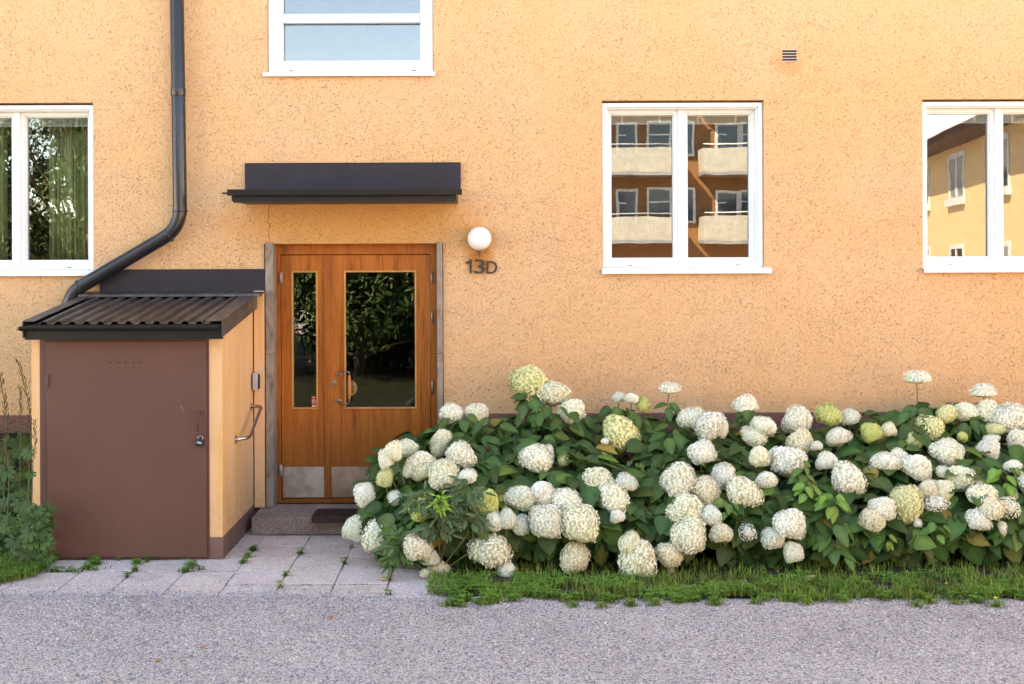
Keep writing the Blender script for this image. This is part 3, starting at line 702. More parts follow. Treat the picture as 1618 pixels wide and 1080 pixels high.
# ================================================================== LAMP, NUMBER, VENT
lamp = empty('wall_lamp', 'round white globe lamp on the wall above the house number', 'lamp')
q = P(757.5, 376.5, -.125); g = MB(); g.ball(q, .0935, 32, 20); g.build('globe', M['globe'], lamp)
g = MB(); g.tube([(q.x, 0, q.z), (q.x, -.03, q.z)], .062, 24); g.tube([(q.x, -.03, q.z), (q.x, -.055, q.z)], .050, 24); g.build('lamp_base', M['grey'], lamp)
b = P(757.5, 399, -.01); g = MB(); g.prism([(b.x-.018, b.z+.02), (b.x+.018, b.z+.02), (b.x+.003, b.z-.035), (b.x-.003, b.z-.035)], 'y', -.012, .002); g.build('lower_bracket', M['rust'], lamp)
num = empty('house_number', 'black house number 13D on the wall under the globe lamp', 'house number')
def glyph(ch, px, py0, py1, px1):
    cu = bpy.data.curves.new('t', 'FONT'); cu.body = ch; cu.extrude = .25*.03; cu.offset = .004; cu.size = 1
    o = bpy.data.objects.new('t', cu); C.objects.link(o); bpy.context.view_layer.update()
    dg = bpy.context.evaluated_depsgraph_get(); me = bpy.data.meshes.new_from_object(o.evaluated_get(dg)); bpy.data.objects.remove(o)
    xs = [v.co.x for v in me.vertices]; zs = [v.co.y for v in me.vertices]
    X0, X1, Z0, Z1 = RC(px, py0, px1, py1, -.02)
    for v in me.vertices:
        x, y, z = v.co
        v.co = (X0+(x-min(xs))/(max(xs)-min(xs))*(X1-X0), -.009+(-.005 if z > 0 else .007), Z0+(y-min(zs))/(max(zs)-min(zs))*(Z1-Z0))
    zs = None
    me.name = 'numeral'; me.materials.clear(); me.materials.append(M['number'])
    o = bpy.data.objects.new('numeral', me); C.objects.link(o); o.parent = num
X0, X1, Z0, Z1 = RC(736.5, 409.3, 745.3, 431, -.02)
g = MB(); w_, h_ = X1-X0, Z1-Z0
g.prism([(X1-w_*.36, Z0), (X1, Z0), (X1, Z1), (X1-w_*.24, Z1), (X1-w_*.46, Z1-h_*.13), (X0, Z1-h_*.19), (X0, Z1-h_*.33), (X1-w_*.36, Z1-h_*.31)], 'y', -.014, -.002); g.build('numeral', M['number'], num)
glyph('3', 749.8, 409, 432, 766); glyph('D', 769, 412, 432, 785.5)
vent = empty('vent_grille', 'small four-slot air vent in the wall up right of the middle window', 'vent')
x0, x1, z0, z1 = RC(1236.5, 78.5, 1258.5, 96.5, 0)
g = MB(); g.box(x0, x1, -.0015, -.0005, z0, z1); g.build('vent_recess', M['dark'], vent)
g = MB(); hh = (z1-z0)/4.0
for i in range(5):
    z = z0+hh*i; g.box(x0-.003, x1+.003, -.010, -.0017, z-.0035, z+.0035)
g.build('vent_slat', m_flat('pale_vent', (.55,.46,.40), .7), vent, bevel=.002)

# ================================================================== OPPOSITE HOUSES (mirrored in the panes)
YB = 9.65-50
MO = m_flat('deep_orange_render', (.34, .165, .08), .9, 0, .1, .08); MP = m_flat('pale_orange_render', (.84, .56, .32), .9, 0, .1, .05, bump=.004, bs=20)
MW = m_flat('white_frame_paint', (.75,.75,.75), .5); MG = m_flat('dark_pane', (.05,.07,.10), .1, 0, .8); MBk = m_flat('pale_balcony_cladding', (.60,.57,.50), .5); MT = m_flat('red_roof_tile', (.35,.12,.06), .8)
ob = empty('apartment_building', 'deep orange apartment block with white slatted balconies, mirrored in the middle window', 'building', None)
def Q(px, py): return (px-VX)*50/F, CAMH+(VY-py)*50/F
g = MB(); g.box(-1.0, 15.5, YB-9, YB, -.05, 12.5); g.build('wall', MO, ob)
g = MB(); g.prism([(YB-9.5, 12.5), (YB+.5, 12.5), (YB-4.5, 15)], 'x', -1.4, 15.9); g.build('roof', MT, ob)
for fl in range(4):
    zb_ = 3.05+2.78*(fl)-.1
    for (a, b) in ((2.0, 7.9), (8.9, 13.6)):
        g = MB(); g.box(a, b, YB+.01, YB+1.4, zb_-.12, zb_); bal = g.build('balcony', M['grey'], ob)
        g = MB(); n_ = int((b-a)/.09)
        for i in range(n_): g.box(a+i*.09, a+i*.09+.078, YB+1.38, YB+1.41, zb_, zb_+.98)
        for i in range(15):
            for X in (a, b): g.box(X-.015, X+.015, YB+.02+i*.09, YB+.098+i*.09, zb_, zb_+.98)
        g.build('balcony_cladding', MBk, bal)
        g = MB(); g.tube([(a, YB+1.4, zb_+1.12), (b, YB+1.4, zb_+1.12)], .025, 8); g.build('balcony_rail', MW, bal)
    for px, w_, h_ in ((975, .9, 1.4), (1024, 2.0, 1.45), (1133, 1.0, 1.35), (1172, 1.2, 1.4), (900, 1.2, 1.4), (1230, 1.2, 1.4)):
        X, _ = Q(px, 0); z0 = zb_+.75
        g = MB(); ring(g, X, X+w_, z0, z0+h_, .10, YB+.002, YB+.05); g.box(X+w_/2-.04, X+w_/2+.04, YB+.003, YB+.048, z0+.1, z0+h_-.1) if w_ > 1 else None
        g.box(X+.1, X+w_/2-.04, YB+.004, YB+.046, z0+h_*.6, z0+h_*.6+.06)
        wd = g.build('window', MW, ob); g = MB(); g.box(X+.1, X+w_-.1, YB+.003, YB+.02, z0+.1, z0+h_-.1); g.build('pane', MG, wd)
# wing
wg = empty('apartment_building', 'pale orange house wing with dark eaves, mirrored in the right window', 'building')
ax = Vector((-.159, 1, 0)).normalized()         # along the wing, towards us
org = Vector((15.6, 9.65-50.5, 0)); nrm = Vector((-ax.y, ax.x, 0))   # nrm faces -x
R3 = Matrix((( -nrm.x, ax.x, 0, org.x), (-nrm.y, ax.y, 0, org.y), (0, 0, 1, 0), (0, 0, 0, 1)))   # local x = depth away, y = along, z up
def rbox(g, x0, x1, y0, y1, z0, z1): g.box(x0, x1, y0, y1, z0, z1, R3)
g = MB(); rbox(g, 0, 9, 0, 33, -.05, 5.15); g.build('wall', MP, wg)
g = MB(); rbox(g, -.75, 9.5, -.3, 33.3, 5.15, 5.3); g.build('eaves', m_flat('dark_eaves', (.12,.07,.05), .8), wg)
g = MB(); p = [R3 @ Vector(v) for v in ((-.85,-.3,5.305),(9.6,-.3,5.305),(4.5,-.3,5.6),(-.85,33.3,5.305),(9.6,33.3,5.305),(4.5,33.3,5.6))]; g.add(p, [(0,2,1),(3,4,5),(0,3,5,2),(1,2,5,4),(0,1,4,3)]); g.build('roof', MT, wg)
MG2 = m_flat('painted_reflection_pane', (.30,.32,.33), .3)  # lighter pane colour stands in for reflections on the glass
for i in range(7):
    for fl in range(2):
        y = .1+i*4.4; z0 = 1.2+fl*2.45; w_, h_ = 1.75, 1.32
        g = MB(); rbox(g, -.03, -.002, y, y+.12, z0, z0+h_); rbox(g, -.03, -.002, y+w_-.12, y+w_, z0, z0+h_); rbox(g, -.03, -.002, y+.12, y+w_-.12, z0+h_-.12, z0+h_); rbox(g, -.03, -.002, y+w_/2-.07, y+w_/2+.07, z0+.12, z0+h_-.12); rbox(g, -.12, -.002, y-.08, y+w_+.08, z0-.08, z0+.12)
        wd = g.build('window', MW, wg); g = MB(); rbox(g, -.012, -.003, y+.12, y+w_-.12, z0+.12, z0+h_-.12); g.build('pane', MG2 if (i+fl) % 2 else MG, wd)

# ================================================================== FOLIAGE HELPERS
def leaf_add(g, p, nrm, tip, L, Wd, col, curl=.2, rows=5, fold=.18, shape='heart'):
    nrm = nrm.normalized(); tip = (tip-nrm*tip.dot(nrm))
    if tip.length < 1e-4: tip = nrm.orthogonal()
    tip.normalize(); sd = tip.cross(nrm)
    prof = {'heart': (.30, .92, 1.0, .62, .0), 'lance': (.15, .8, .9, .55, .0)}[shape]
    ts = (.0, .18, .45, .76, 1.0)
    vs = []
    for t, w in zip(ts, prof):
        c = p+tip*(L*t)-nrm*(curl*L*t*t)
        ww = w*Wd/2
        vs += [c-sd*ww+nrm*(fold*ww), c, c+sd*ww+nrm*(fold*ww)]
    fs = []
    for i in range(4):
        a = i*3; fs += [(a, a+1, a+4, a+3), (a+1, a+2, a+5, a+4)]
    g.c = col; g.add(vs, fs, True)
    for i in range(5):
        q = len(g.col)-15+i*3+1; g.col[q] = (min(1, col[0]*1.7), min(1, col[1]*1.45), col[2]*1.4)
def jit(a): return Vector((rnd.gauss(0, a), rnd.gauss(0, a), rnd.gauss(0, a)))
def lcol(b=(.030, .082, .022), v=.35):
    k = 1+rnd.uniform(-v, v); h = rnd.random()
    c = (b[0]*k*(1+.5*h*h), b[1]*k, b[2]*k*(1+.3*rnd.random()))
    return c
# ------------------------------------------------------------------ flower heads
def head_mesh(seed, n, dome=0, sparse=0):
    r = random.Random(seed); g = MB()
    nv, nu = 8, 12; core = .84
    bumps = [(Vector((r.gauss(0,1), r.gauss(0,1), r.gauss(0,1))).normalized(), r.uniform(.05, .26)) for _ in range(15)]
    def BR(d): return sum(k*max(0, d.dot(b)-.72)*2.8 for b, k in bumps)
    g.c = (.68, .70, .52); g.ball((0,0,0), 1, 20, 14)
    for i, v_ in enumerate(g.v):
        d = Vector(v_); d.normalize(); q = d*((.83 if not sparse else .4)+BR(d)*.95)
        if dome: q.z = q.z*.85 if q.z > 0 else q.z*.35
        g.v[i] = tuple(q)
    for i in range(n):
        z = 1-2*(i+.5)/n; a = i*2.39996+r.uniform(-.15, .15)
        if dome and z < -.15: continue
        if z < -.75: continue
        d = Vector((sqrt(1-z*z)*cos(a), sqrt(1-z*z)*sin(a), z))
        d = (d+Vector((r.gauss(0,.03), r.gauss(0,.03), r.gauss(0,.03)))).normalized()
        R = .90+BR(d)+r.uniform(-.07, .07)
        if sparse and r.random() < .35: R *= .8
        p = d*R
        if dome: p.z = p.z*.9 if p.z > 0 else p.z*.5
        nn = (d+Vector((r.gauss(0,.30), r.gauss(0,.30), r.gauss(0,.30)))).normalized()
        u = nn.orthogonal().normalized(); v = nn.cross(u); th = r.uniform(0, pi/2)
        s = r.uniform(.062, .096)*(1.15 if sparse else 1)
        k = r.uniform(.86, 1.0); g.c = (k, k, k*r.uniform(.86, .98))
        if r.random() < .05: g.c = (.62*k, .52*k, .36*k)
        for q in range(4):
            t = th+q*pi/2; e = u*cos(t)+v*sin(t); f = u*cos(t+pi/2)+v*sin(t+pi/2)
            g.add([p, p+e*s*.55-f*s*.46+nn*s*.12, p+e*s*1.05+nn*s*.30, p+e*s*.55+f*s*.46+nn*s*.12], [(0,1,2,3)])
    me = g.build('hm', M['petal'], attr=True); m = me.data; bpy.data.objects.remove(me); m.name = 'flower_head'
    return m
HM = [head_mesh(i, 1050) for i in range(6)]; HD = [head_mesh(20+i, 1000, dome=1) for i in range(3)]; HS = [head_mesh(40+i, 420, sparse=1) for i in range(2)]
TINT = {'w': (.97, .97, .93), 'c': (.96, .95, .83), 'g': (.72, .77, .33), 'p': (.92, .87, .74), 'b': (.86, .90, .86), 'y': (.88, .88, .54)}
A_ = [(800,115,80,70,'y'),(895,168,75,58,'c'),(980,242,62,55,'c'),(470,250,52,43,'w'),(578,250,50,42,'c'),(425,375,40,62,'c'),(505,435,60,55,'w'),(220,410,38,42,'c'),(275,400,45,42,'c'),(188,448,32,42,'w'),(340,470,62,58,'c'),(290,492,32,32,'w'),(183,530,28,42,'y'),(435,520,62,62,'c'),(533,523,43,36,'w'),(95,594,43,50,'w'),(225,615,31,31,'w'),(335,645,50,58,'g'),(612,632,60,60,'g'),(825,445,72,64,'w'),(880,415,25,30,'w'),(945,453,25,24,'y'),(690,620,25,40,'g'),(765,610,65,48,'b'),(850,590,52,52,'w'),(950,625,70,58,'w'),(868,712,66,72,'w'),(1010,720,78,80,'c'),(645,712,42,48,'w'),(705,708,35,45,'b'),(763,730,40,48,'b'),(635,835,82,75,'c'),(995,875,57,65,'p'),(703,925,37,37,'w'),(52,740,40,52,'b'),(150,780,68,75,'c'),(320,825,57,58,'p'),(413,915,43,40,'p'),(380,870,35,35,'b'),(357,935,20,22,'p')]
B_ = [(215,340,70,83,'y'),(210,185,30,22,'w'),(262,188,32,25,'w'),(312,215,30,32,'g'),(424,152,58,36,'D'),(520,270,58,45,'w'),(600,300,72,58,'w'),(645,312,30,38,'w'),(753,225,62,50,'D'),(828,305,57,42,'w'),(972,285,62,58,'w'),(985,375,50,52,'p'),(785,345,60,35,'c'),(810,435,45,45,'c'),(560,418,62,50,'w'),(922,450,88,60,'w'),(840,537,48,36,'w'),(120,543,62,65,'c'),(185,610,68,68,'c'),(205,690,35,28,'w'),(242,545,45,38,'b'),(465,542,68,72,'w'),(580,577,57,62,'p'),(658,520,50,54,'w'),(740,590,70,68,'c'),(498,665,80,68,'c'),(600,688,40,48,'b'),(505,778,70,76,'c'),(645,760,52,42,'p'),(760,760,38,37,'S'),(425,850,55,48,'p'),(430,925,18,20,'p'),(260,810,50,48,'c'),(288,875,80,88,'c'),(235,945,40,28,'p'),(935,725,68,62,'w'),(870,785,48,48,'b'),(955,843,40,42,'w'),(150,370,18,15,'w'),(1055,390,25,18,'w')]
C_ = [(0,455,38,42,'w'),(130,257,57,47,'g'),(222,270,48,33,'w'),(175,352,50,38,'w'),(85,393,20,14,'w'),(315,332,45,40,'g'),(390,322,32,30,'c'),(511,107,57,40,'D'),(797,167,56,44,'D'),(635,250,50,35,'y'),(560,318,63,57,'y'),(490,370,33,38,'y'),(720,245,50,42,'c'),(810,250,60,48,'c'),(910,272,80,55,'w'),(845,320,40,25,'y'),(705,350,22,22,'g'),(635,413,65,55,'w'),(815,402,50,40,'w'),(945,370,46,50,'w'),(830,358,45,16,'w'),(125,458,48,38,'w'),(212,535,67,75,'w'),(375,460,62,40,'w'),(430,440,40,35,'w'),(510,480,65,50,'w'),(620,500,30,25,'w'),(698,525,68,52,'c'),(560,575,45,42,'p'),(625,575,42,42,'c'),(590,637,52,32,'S'),(465,630,62,76,'y'),(358,657,58,48,'w'),(320,705,50,56,'p'),(515,720,18,20,'S'),(790,605,65,50,'c'),(830,660,55,50,'p'),(768,705,55,48,'w'),(905,655,42,48,'S'),(920,475,38,25,'w'),(945,515,20,20,'y'),(780,545,20,15,'w'),(910,590,28,30,'c'),(870,745,25,38,'w'),
      (1010,560,60,55,'w'),(1060,330,60,55,'c'),(1120,470,60,60,'w'),(1080,690,60,60,'c'),(1200,300,60,50,'w'),(1220,620,60,62,'w'),(1180,800,50,50,'p'),(1330,420,60,55,'c'),(1350,720,60,60,'w'),(1440,560,60,60,'w')]
heads = [(540+x/2.7, 560+y/2.7, a/2.7, b/2.7, t) for x, y, a, b, t in A_]+[(900+x/2.7, 560+y/2.7, a/2.7, b/2.7, t) for x, y, a, b, t in B_]+[(1260+x/2.7, 560+y/2.7, a/2.7, b/2.7, t) for x, y, a, b, t in C_]
DT = [(575, 9.35), (640, 9.2), (690, 8.85), (720, 8.55), (760, 8.25), (800, 8.08), (850, 7.98), (880, 7.98), (920, 8.02)]
hydr = [(-9999, 775, 'hydrangea bush nearest the wooden door, its cream heads spilling over the paving'),
        (775, 945, 'hydrangea bush whose three tallest cream heads stand above the plinth right of the doorway'),
        (945, 1115, 'hydrangea bush with a tall oval lime-yellow head and a flat-topped head on a bare stem'),
        (1115, 1285, 'hydrangea bush full of white heads below the right half of the middle window'),
        (1285, 1440, 'hydrangea bush with a lime-green head before the plinth and bright young shoots low down'),
        (1440, 1590, 'hydrangea bush with one tall domed head on a leafy stalk near the right edge'),
        (1590, 99999, 'hydrangea bush cut by the right edge of the photo')]
XB = []
for a, b, lab in hydr:
    t = empty('hydrangea_bush', lab, 'shrub', 'hydrangea bushes in a row along the wall'); XB.append([a, b, t, MB(), MB()])
def bushof(px):
    for e in XB:
        if e[0] <= px < e[1]: return e
HEADW = []
for i, (px, py, rx, ry, t) in enumerate(heads):
    d = lerp(DT, py)+rnd.uniform(-.06, .06)
    if px < 640 and py > 700: d = 8.35+(.0 if py < 800 else -.05)
    p = P(px, py, d-CAMD); k = d/F*.97; e = bushof(px)
    me = rnd.choice(HD if t == 'D' else HS if t == 'S' else HM)
    o = bpy.data.objects.new('flower_head', me); C.objects.link(o); o.parent = e[2]
    p.y += 0; o.location = p; o.scale = (rx*k, (rx+ry)/2*k, ry*k)
    o.rotation_euler = (rnd.uniform(-.35, .0), rnd.uniform(-.3, .3), rnd.uniform(0, 6.28)) if t != 'D' else (0, 0, rnd.uniform(0, 6))
    c = TINT.get(t, TINT['w']); v = rnd.uniform(.94, 1.04); o.color = (c[0]*v, c[1]*v, c[2]*v*rnd.uniform(.95, 1.03), 1)
    HEADW.append((p, max(rx, ry)*k))
    # stem
    base = Vector((p.x+rnd.uniform(-.15, .15)+(.35 if px < 640 else 0), min(-.35, max(-1.15, p.y+rnd.uniform(.15, .45))), .02))
    mid = Vector(((p.x*.75+base.x*.25), p.y+.03, p.z*.55))
    pts = [base, base.lerp(mid, .6)+Vector((0,0,.05)), mid+Vector((0,0,.02)), p-Vector((0,-.01,.02))]
    e[4].tube(fillet(pts, .2, 4), .0042, 6, False)
# mound surface (y, z) polyline
MP_ = [(-1.42, .03), (-1.56, .16), (-1.60, .32), (-1.52, .48), (-1.28, .62), (-1.0, .70), (-.7, .80), (-.42, .90), (-.22, .90)]
cum = [0]
for a, b in zip(MP_, MP_[1:]): cum.append(cum[-1]+math.dist(a, b))
def msurf(s):
    L = s*cum[-1]
    for i in range(len(MP_)-1):
        if L <= cum[i+1] or i == len(MP_)-2:
            t = (L-cum[i])/(cum[i+1]-cum[i]); a, b = MP_[i], MP_[i+1]
            tx, tz = b[0]-a[0], b[1]-a[1]; l = math.hypot(tx, tz)
            return a[0]+tx*t, a[1]+tz*t, -tz/l, tx/l
HT = [(-.9, .82), (-.5, .90), (-.2, .98), (.2, 1.0), (.45, 1.04), (.9, 1.0), (1.3, .94), (1.5, .92), (1.9, .96), (2.3, .90), (2.7, .96), (3.1, 1.08), (3.6, 1.02), (6, 1.02)]
def tooclose(p):
    for h, r in HEADW:
        if abs(p.x-h.x) < r*1.1 and abs(p.z-h.z) < r*1.3:
            if p.y < h.y+.02: return True       # a leaf in front of a head would hide it
    return False
N = 8200; made = 0
for _ in range(N):
    X = rnd.uniform(-.80, 6.0); s = rnd.random(); y, z, ny, nz = msurf(s)
    ins = abs(rnd.gauss(0, .10)) if rnd.random() < .75 else rnd.uniform(.1, .5)
    end = max(0, (-.25-X)/.55)         # rounded left end
    if end > 1: continue
    sc = sqrt(max(0, 1-end*end)); y = -1.0+(y+1.0)*(.35+.65*sc) if X < -.25 else y
    hz = lerp(HT, X)+.15*noise.noise((X*2.5, y*2, 0)); z = z*hz*(.86+.14*sc)*(1 if y < -.8 else .94)+.03
    p = Vector((X, y-ny*ins*1.0+.04*noise.noise((X*5, z*5, 7)), max(.03, z-nz*ins)))
    if ins > .2: p.y = max(p.y, -1.4)
    p.y = min(p.y, -.10)
    if tooclose(p) and rnd.random() < .93: continue
    out = Vector((-1.2*end, ny, nz)).normalized()
    # skip random clumps for dark gaps low down
    if z < .22 and noise.noise((X*3, 5, z*3)) > .15: continue
    nn = (out*.75+Vector((0, -.25, .75))+jit(.38))
    tipd = Vector((rnd.gauss(0, .75), -.45, -.75))+jit(.25)
    L = rnd.uniform(.10, .19)*(.85 if z > .8 else 1); px_ = VX+F*p.x/(p.y+CAMD)
    b = (.030, .090, .020)
    if rnd.random() < .12: b = (.062, .150, .028)
    if rnd.random() < .02: b = (.20, .20, .04)
    leaf_add(bushof(px_)[3], p, nn, tipd, L, L*rnd.uniform(.60, .78), lcol(b), rnd.uniform(.05, .4), fold=rnd.uniform(.05, .35))
# leafy collars under the tall heads, bright shoots
def cluster(px, py, d, n, spread, L, b, up=.6):
    e = bushof(px); c = P(px, py, d-CAMD)
    for i in range(n):
        a = i*2.4+rnd.uniform(-.3, .3); o = Vector((cos(a), sin(a)*.7, 0))
        p = c+o*spread*rnd.uniform(.1, 1)+Vector((0, 0, rnd.uniform(-1, .8)*spread))
        leaf_add(e[3], p, Vector((o.x*.4, -.5, up))+jit(.15), o+Vector((0, -.2, -.45))+jit(.15), L*rnd.uniform(.7, 1.15), L*rnd.uniform(.55, .72), lcol(b, .2), .25)
G1, G2 = (.038, .108, .023), (.09, .22, .035)
for q in ((838,640,9.1,16,.09,.13,G1),(865,655,9.0,14,.10,.13,G1),(900,665,9.0,14,.12,.13,G1),(1056,640,9.15,4,.02,.11,G1),(975,655,9.1,14,.08,.12,G1),(1000,665,9.0,14,.09,.12,G1),
          (1455,645,9.1,12,.06,.12,G1),(1447,668,9.0,16,.11,.12,G1),(1440,690,8.9,14,.11,.13,G1),(1548,655,9.1,8,.05,.13,G1),(1535,675,9.0,14,.1,.13,G1),(1182,655,9.1,10,.07,.11,G1),(1060,690,8.8,12,.1,.13,G1),(730,665,9.0,14,.1,.12,G1),(775,680,8.9,14,.12,.13,G1),(640,735,8.5,10,.08,.10,G1),
          (1318,795,8.0,12,.07,.105,G2),(1275,770,8.1,9,.06,.09,G2),(1150,800,8.05,8,.05,.085,(.06,.16,.03)),(1590,755,8.2,12,.08,.10,G2),(1480,830,8.0,9,.06,.08,(.07,.18,.03)),(1315,850,7.98,14,.12,.14,(.05,.13,.03)),(1270,745,8.2,8,.06,.1,(.06,.15,.03)),(1400,850,8.0,6,.04,.07,G2),(1000,735,8.5,8,.06,.07,(.05,.13,.03))):
    cluster(*q)
for a, b, t, gl, gs in XB:
    if gl.v: gl.build('foliage', M['leaf'], t, attr=True)
    if gs.v: gs.build('stems', M['stem'], t)

# ------------------------------------------------------------------ pinnate sapling in front of the first bush
el = empty('elder_sapling', 'dark pinnate-leaved sapling with a lime tip growing through the first hydrangea', 'plant')
g = MB(); gs = MB()
def pinnate(g, gs, base, end, n, L, col):
    base, end = Vector(base), Vector(end); d = (end-base)
    gs.tube([base, base.lerp(end, .5)+Vector((0,-.01,.02)), end], .0018, 5, False)
    side = d.cross(Vector((0, -.8, .6))).normalized()
    for i in range(n):
        p = base.lerp(end, .35+.6*i/n)
        for s in (-1, 1): leaf_add(g, p, Vector((0, -.7, .7))+jit(.2), side*s+d.normalized()*.7+Vector((0,0,-.25)), L*rnd.uniform(.8, 1.1), L*.46, lcol(col, .25), .2, shape='lance')
    leaf_add(g, end, Vector((0, -.7, .7)), d, L*1.2, L*.36, lcol(col, .2), .2, shape='lance')
for (px, py, n) in ((700, 800, 10), (735, 775, 7), (665, 790, 5), (745, 825, 6), (690, 838, 6), (628, 872, 6), (632, 855, 4)):
    c = P(px, py, 7.93-CAMD)
    for i in range(n):
        a = rnd.uniform(0, 6.28); r = rnd.uniform(.07, .13)
        end = c+Vector((cos(a)*r, -rnd.uniform(.0, .05), sin(a)*r*.7)); pinnate(g, gs, c+Vector((rnd.gauss(0,.015), 0, rnd.gauss(0,.015))), end, 3, .070, (.05, .11, .04) if py < 850 else (.045, .12, .03))
    gs.tube([c, (c.x+.02, c.y+.05, c.z*.5), (P(690, 850, -1.6).x, -1.6, .0)], .005, 6, False)
c = P(695, 795, 7.88-CAMD)
for i in range(9):
    a = rnd.uniform(0, 6.28); pinnate(g, gs, c, c+Vector((cos(a)*.05, -.03, .012+sin(a)*.055)), 2, .042, (.13, .30, .03))
g.build('leaves', M['leaf'], el, attr=True); gs.build('stems', M['stem'], el)

# ------------------------------------------------------------------ monkshood at the left
mk = empty('monkshood_plant', 'tall leafy perennial with lobed leaves and brown seed spikes left of the shed', 'plant')
g = MB(); gs = MB()
def palmate(p, nn, tip, L, col):
    nn = nn.normalized(); tip = (tip-nn*tip.dot(nn)).normalized(); sd = tip.cross(nn)
    for k, (an, l) in enumerate(((-2.0,.6),(-1.25,.85),(-.6,1),(0,1.1),(.6,1),(1.25,.85),(2.0,.6))):
        dd = tip*cos(an)+sd*sin(an); s2 = dd.cross(nn); Lk = L*l
        b = p; m1 = p+dd*Lk*.55; w = Lk*.15; e = p+dd*Lk-nn*Lk*.12
        vs = [b-s2*w*.35, b+s2*w*.35, m1-s2*w, m1+s2*w, p+dd*Lk*.80-s2*w*1.05-nn*Lk*.07, p+dd*Lk*.80+s2*w*1.05-nn*Lk*.07, p+dd*Lk*.72-s2*w*.3, p+dd*Lk*.72+s2*w*.3, e]
        g.c = col; g.add(vs, [(0,1,3,2), (2,3,7,6), (2,6,4), (3,5,7), (6,7,8)], False)
for _ in range(520):
    px = rnd.uniform(-150, 78); py = rnd.uniform(690, 893)
    if px > 48 and py < 795: continue
    dd = lerp([(690, 9.1), (780, 8.8), (890, 8.3)], py)+abs(rnd.gauss(0, .22))
    if px > 46: dd = rnd.uniform(8.22, 8.35)
    if dd > 9.5: continue
    p = P(px, py, dd-CAMD)
    if p.z < .02: continue
    palmate(p, Vector((0, -.75, .6))+jit(.3), Vector((rnd.gauss(0,.5), -.1, -.6)), rnd.uniform(.06, .115), lcol((.045, .11, .022), .35))
for (px, py) in ((65, 835), (40, 868), (22, 850), (28, 790), (12, 740)):
    p = P(px+rnd.uniform(-4, 4), py, 8.26-CAMD); palmate(p, Vector((.1, -.9, .35)), Vector((rnd.uniform(-.3,.3), 0, -1)), .105, lcol((.045, .11, .03), .1))
def spike(pts, d, pods, r=.012):
    gp = MB()
    q = [P(x, y, d-CAMD) for x, y in pts]; f = fillet(q, .3, 6); gs.tube(f, .003, 6, False)
    tot = sum((f[i+1]-f[i]).length for i in range(len(f)-1)); step = tot/pods; acc = 0
    for i in range(len(f)-1):
        l = (f[i+1]-f[i]).length; k = int((acc+l)/step)-int(acc/step)
        for j in range(k):
            p = f[i].lerp(f[i+1], (j+.5)/max(1, k)); a = rnd.uniform(0, 6.28)
            dv = Vector((cos(a), sin(a), 0)); gp.c = (.16*rnd.uniform(.7,1.3), .12*rnd.uniform(.7,1.2), .04)
            tp = p+dv*r*1.2+Vector((0,0,r*.9)); gp.tube([p, p+dv*r*.9, tp, tp+Vector((0,0,r*.9))], [.0012,.002,.0034,.001], 5, False)
        acc += l
    gp.build('seed_spike', M['grass'], mk, attr=True)
for a in (([(48, 690), (46, 640), (38, 605), (27, 568)], 8.9, 60), ([(33, 690), (33, 640), (31, 610)], 8.9, 36), ([(8, 700), (10, 650), (4, 620), (0, 590)], 8.8, 70, .016), ([(14, 760), (6, 720), (10, 690)], 8.6, 50, .014), ([(52, 730), (56, 700), (53, 662)], 8.42, 30), ([(46, 740), (42, 715), (34, 705)], 8.5, 30, .014), ([(10, 710), (14, 745), (28, 760)], 8.5, 45, .014)): spike(*a)
for x, y, d in ((48,690,8.9),(33,690,8.9),(8,700,8.8),(14,760,8.6),(52,730,8.42),(46,740,8.5)):
    p = P(x, y, d-CAMD); gs.tube([p, (p.x-.02, p.y, 0.0)], .004, 6, False)
g.build('leaves', M['leaf'], mk, attr=True); gs.build('stems', M['stem'], mk)

# ------------------------------------------------------------------ grass, weeds, loose stones
def blades(g, n, fn, h=(.03,.07), w=.0035, b=(.06, .15, .025)):
    for _ in range(n):
        q = fn()
        if not q: continue
        x, y, z = q; a = rnd.uniform(0, 6.28); H = rnd.uniform(*h); ln = rnd.uniform(.1, .9)*H; dx, dy = cos(a), sin(a)
        ww = w*rnd.uniform(.6, 1.3); k = rnd.uniform(.55, 1.3)*(1+.5*noise.noise((x*3, y*5, 1))); g.c = (b[0]*k*(1+.6*rnd.random()**3), b[1]*k, b[2]*k)
        if rnd.random() < .03: g.c = (.30*k, .26*k, .10*k)
        sx, sy = -dy*ww, dx*ww
        g.add([(x-sx, y-sy, z), (x+sx, y+sy, z), (x+sx*.8+dx*ln*.35, y+sy*.8+dy*ln*.35, z+H*.6), (x-sx*.8+dx*ln*.35, y-sy*.8+dy*ln*.35, z+H*.6), (x+dx*ln, y+dy*ln, z+H)], [(0,1,2,3), (3,2,4)])
def fronts(x): return -2.235-.012*x+.11*noise.noise((x*2.3, 0, 0))+.07*noise.noise((x*8, 2, 0))
def fg():
    x = rnd.uniform(-.36, 6.4); f = fronts(x); y = f+abs(rnd.gauss(0, .30)) if rnd.random() < .6 else rnd.uniform(f, -1.25)
    if y > -1.2: return None
    if x < -.1 and y < -2.25+(-.1-x)*.5: return None
    if x < -.15 and y > -1.6: return None
    if noise.noise((x*5, y*7, 8)) < -.22: return None
    return x, y, .012
g = MB(); blades(g, 18000, fg, (.015, .065), .0036, (.15, .27, .045)); blades(g, 3200, fg, (.05, .10), .0032, (.13, .24, .035)); 
TUF = [(rnd.uniform(-.25, 5.6), rnd.random()**2*.16) for _ in range(90)]
def ft():
    a, b = rnd.choice(TUF); return a+rnd.gauss(0, .022), fronts(a)-b+rnd.gauss(0, .018), .012
blades(g, 3600, ft, (.015, .055), .0032, (.12, .22, .035))
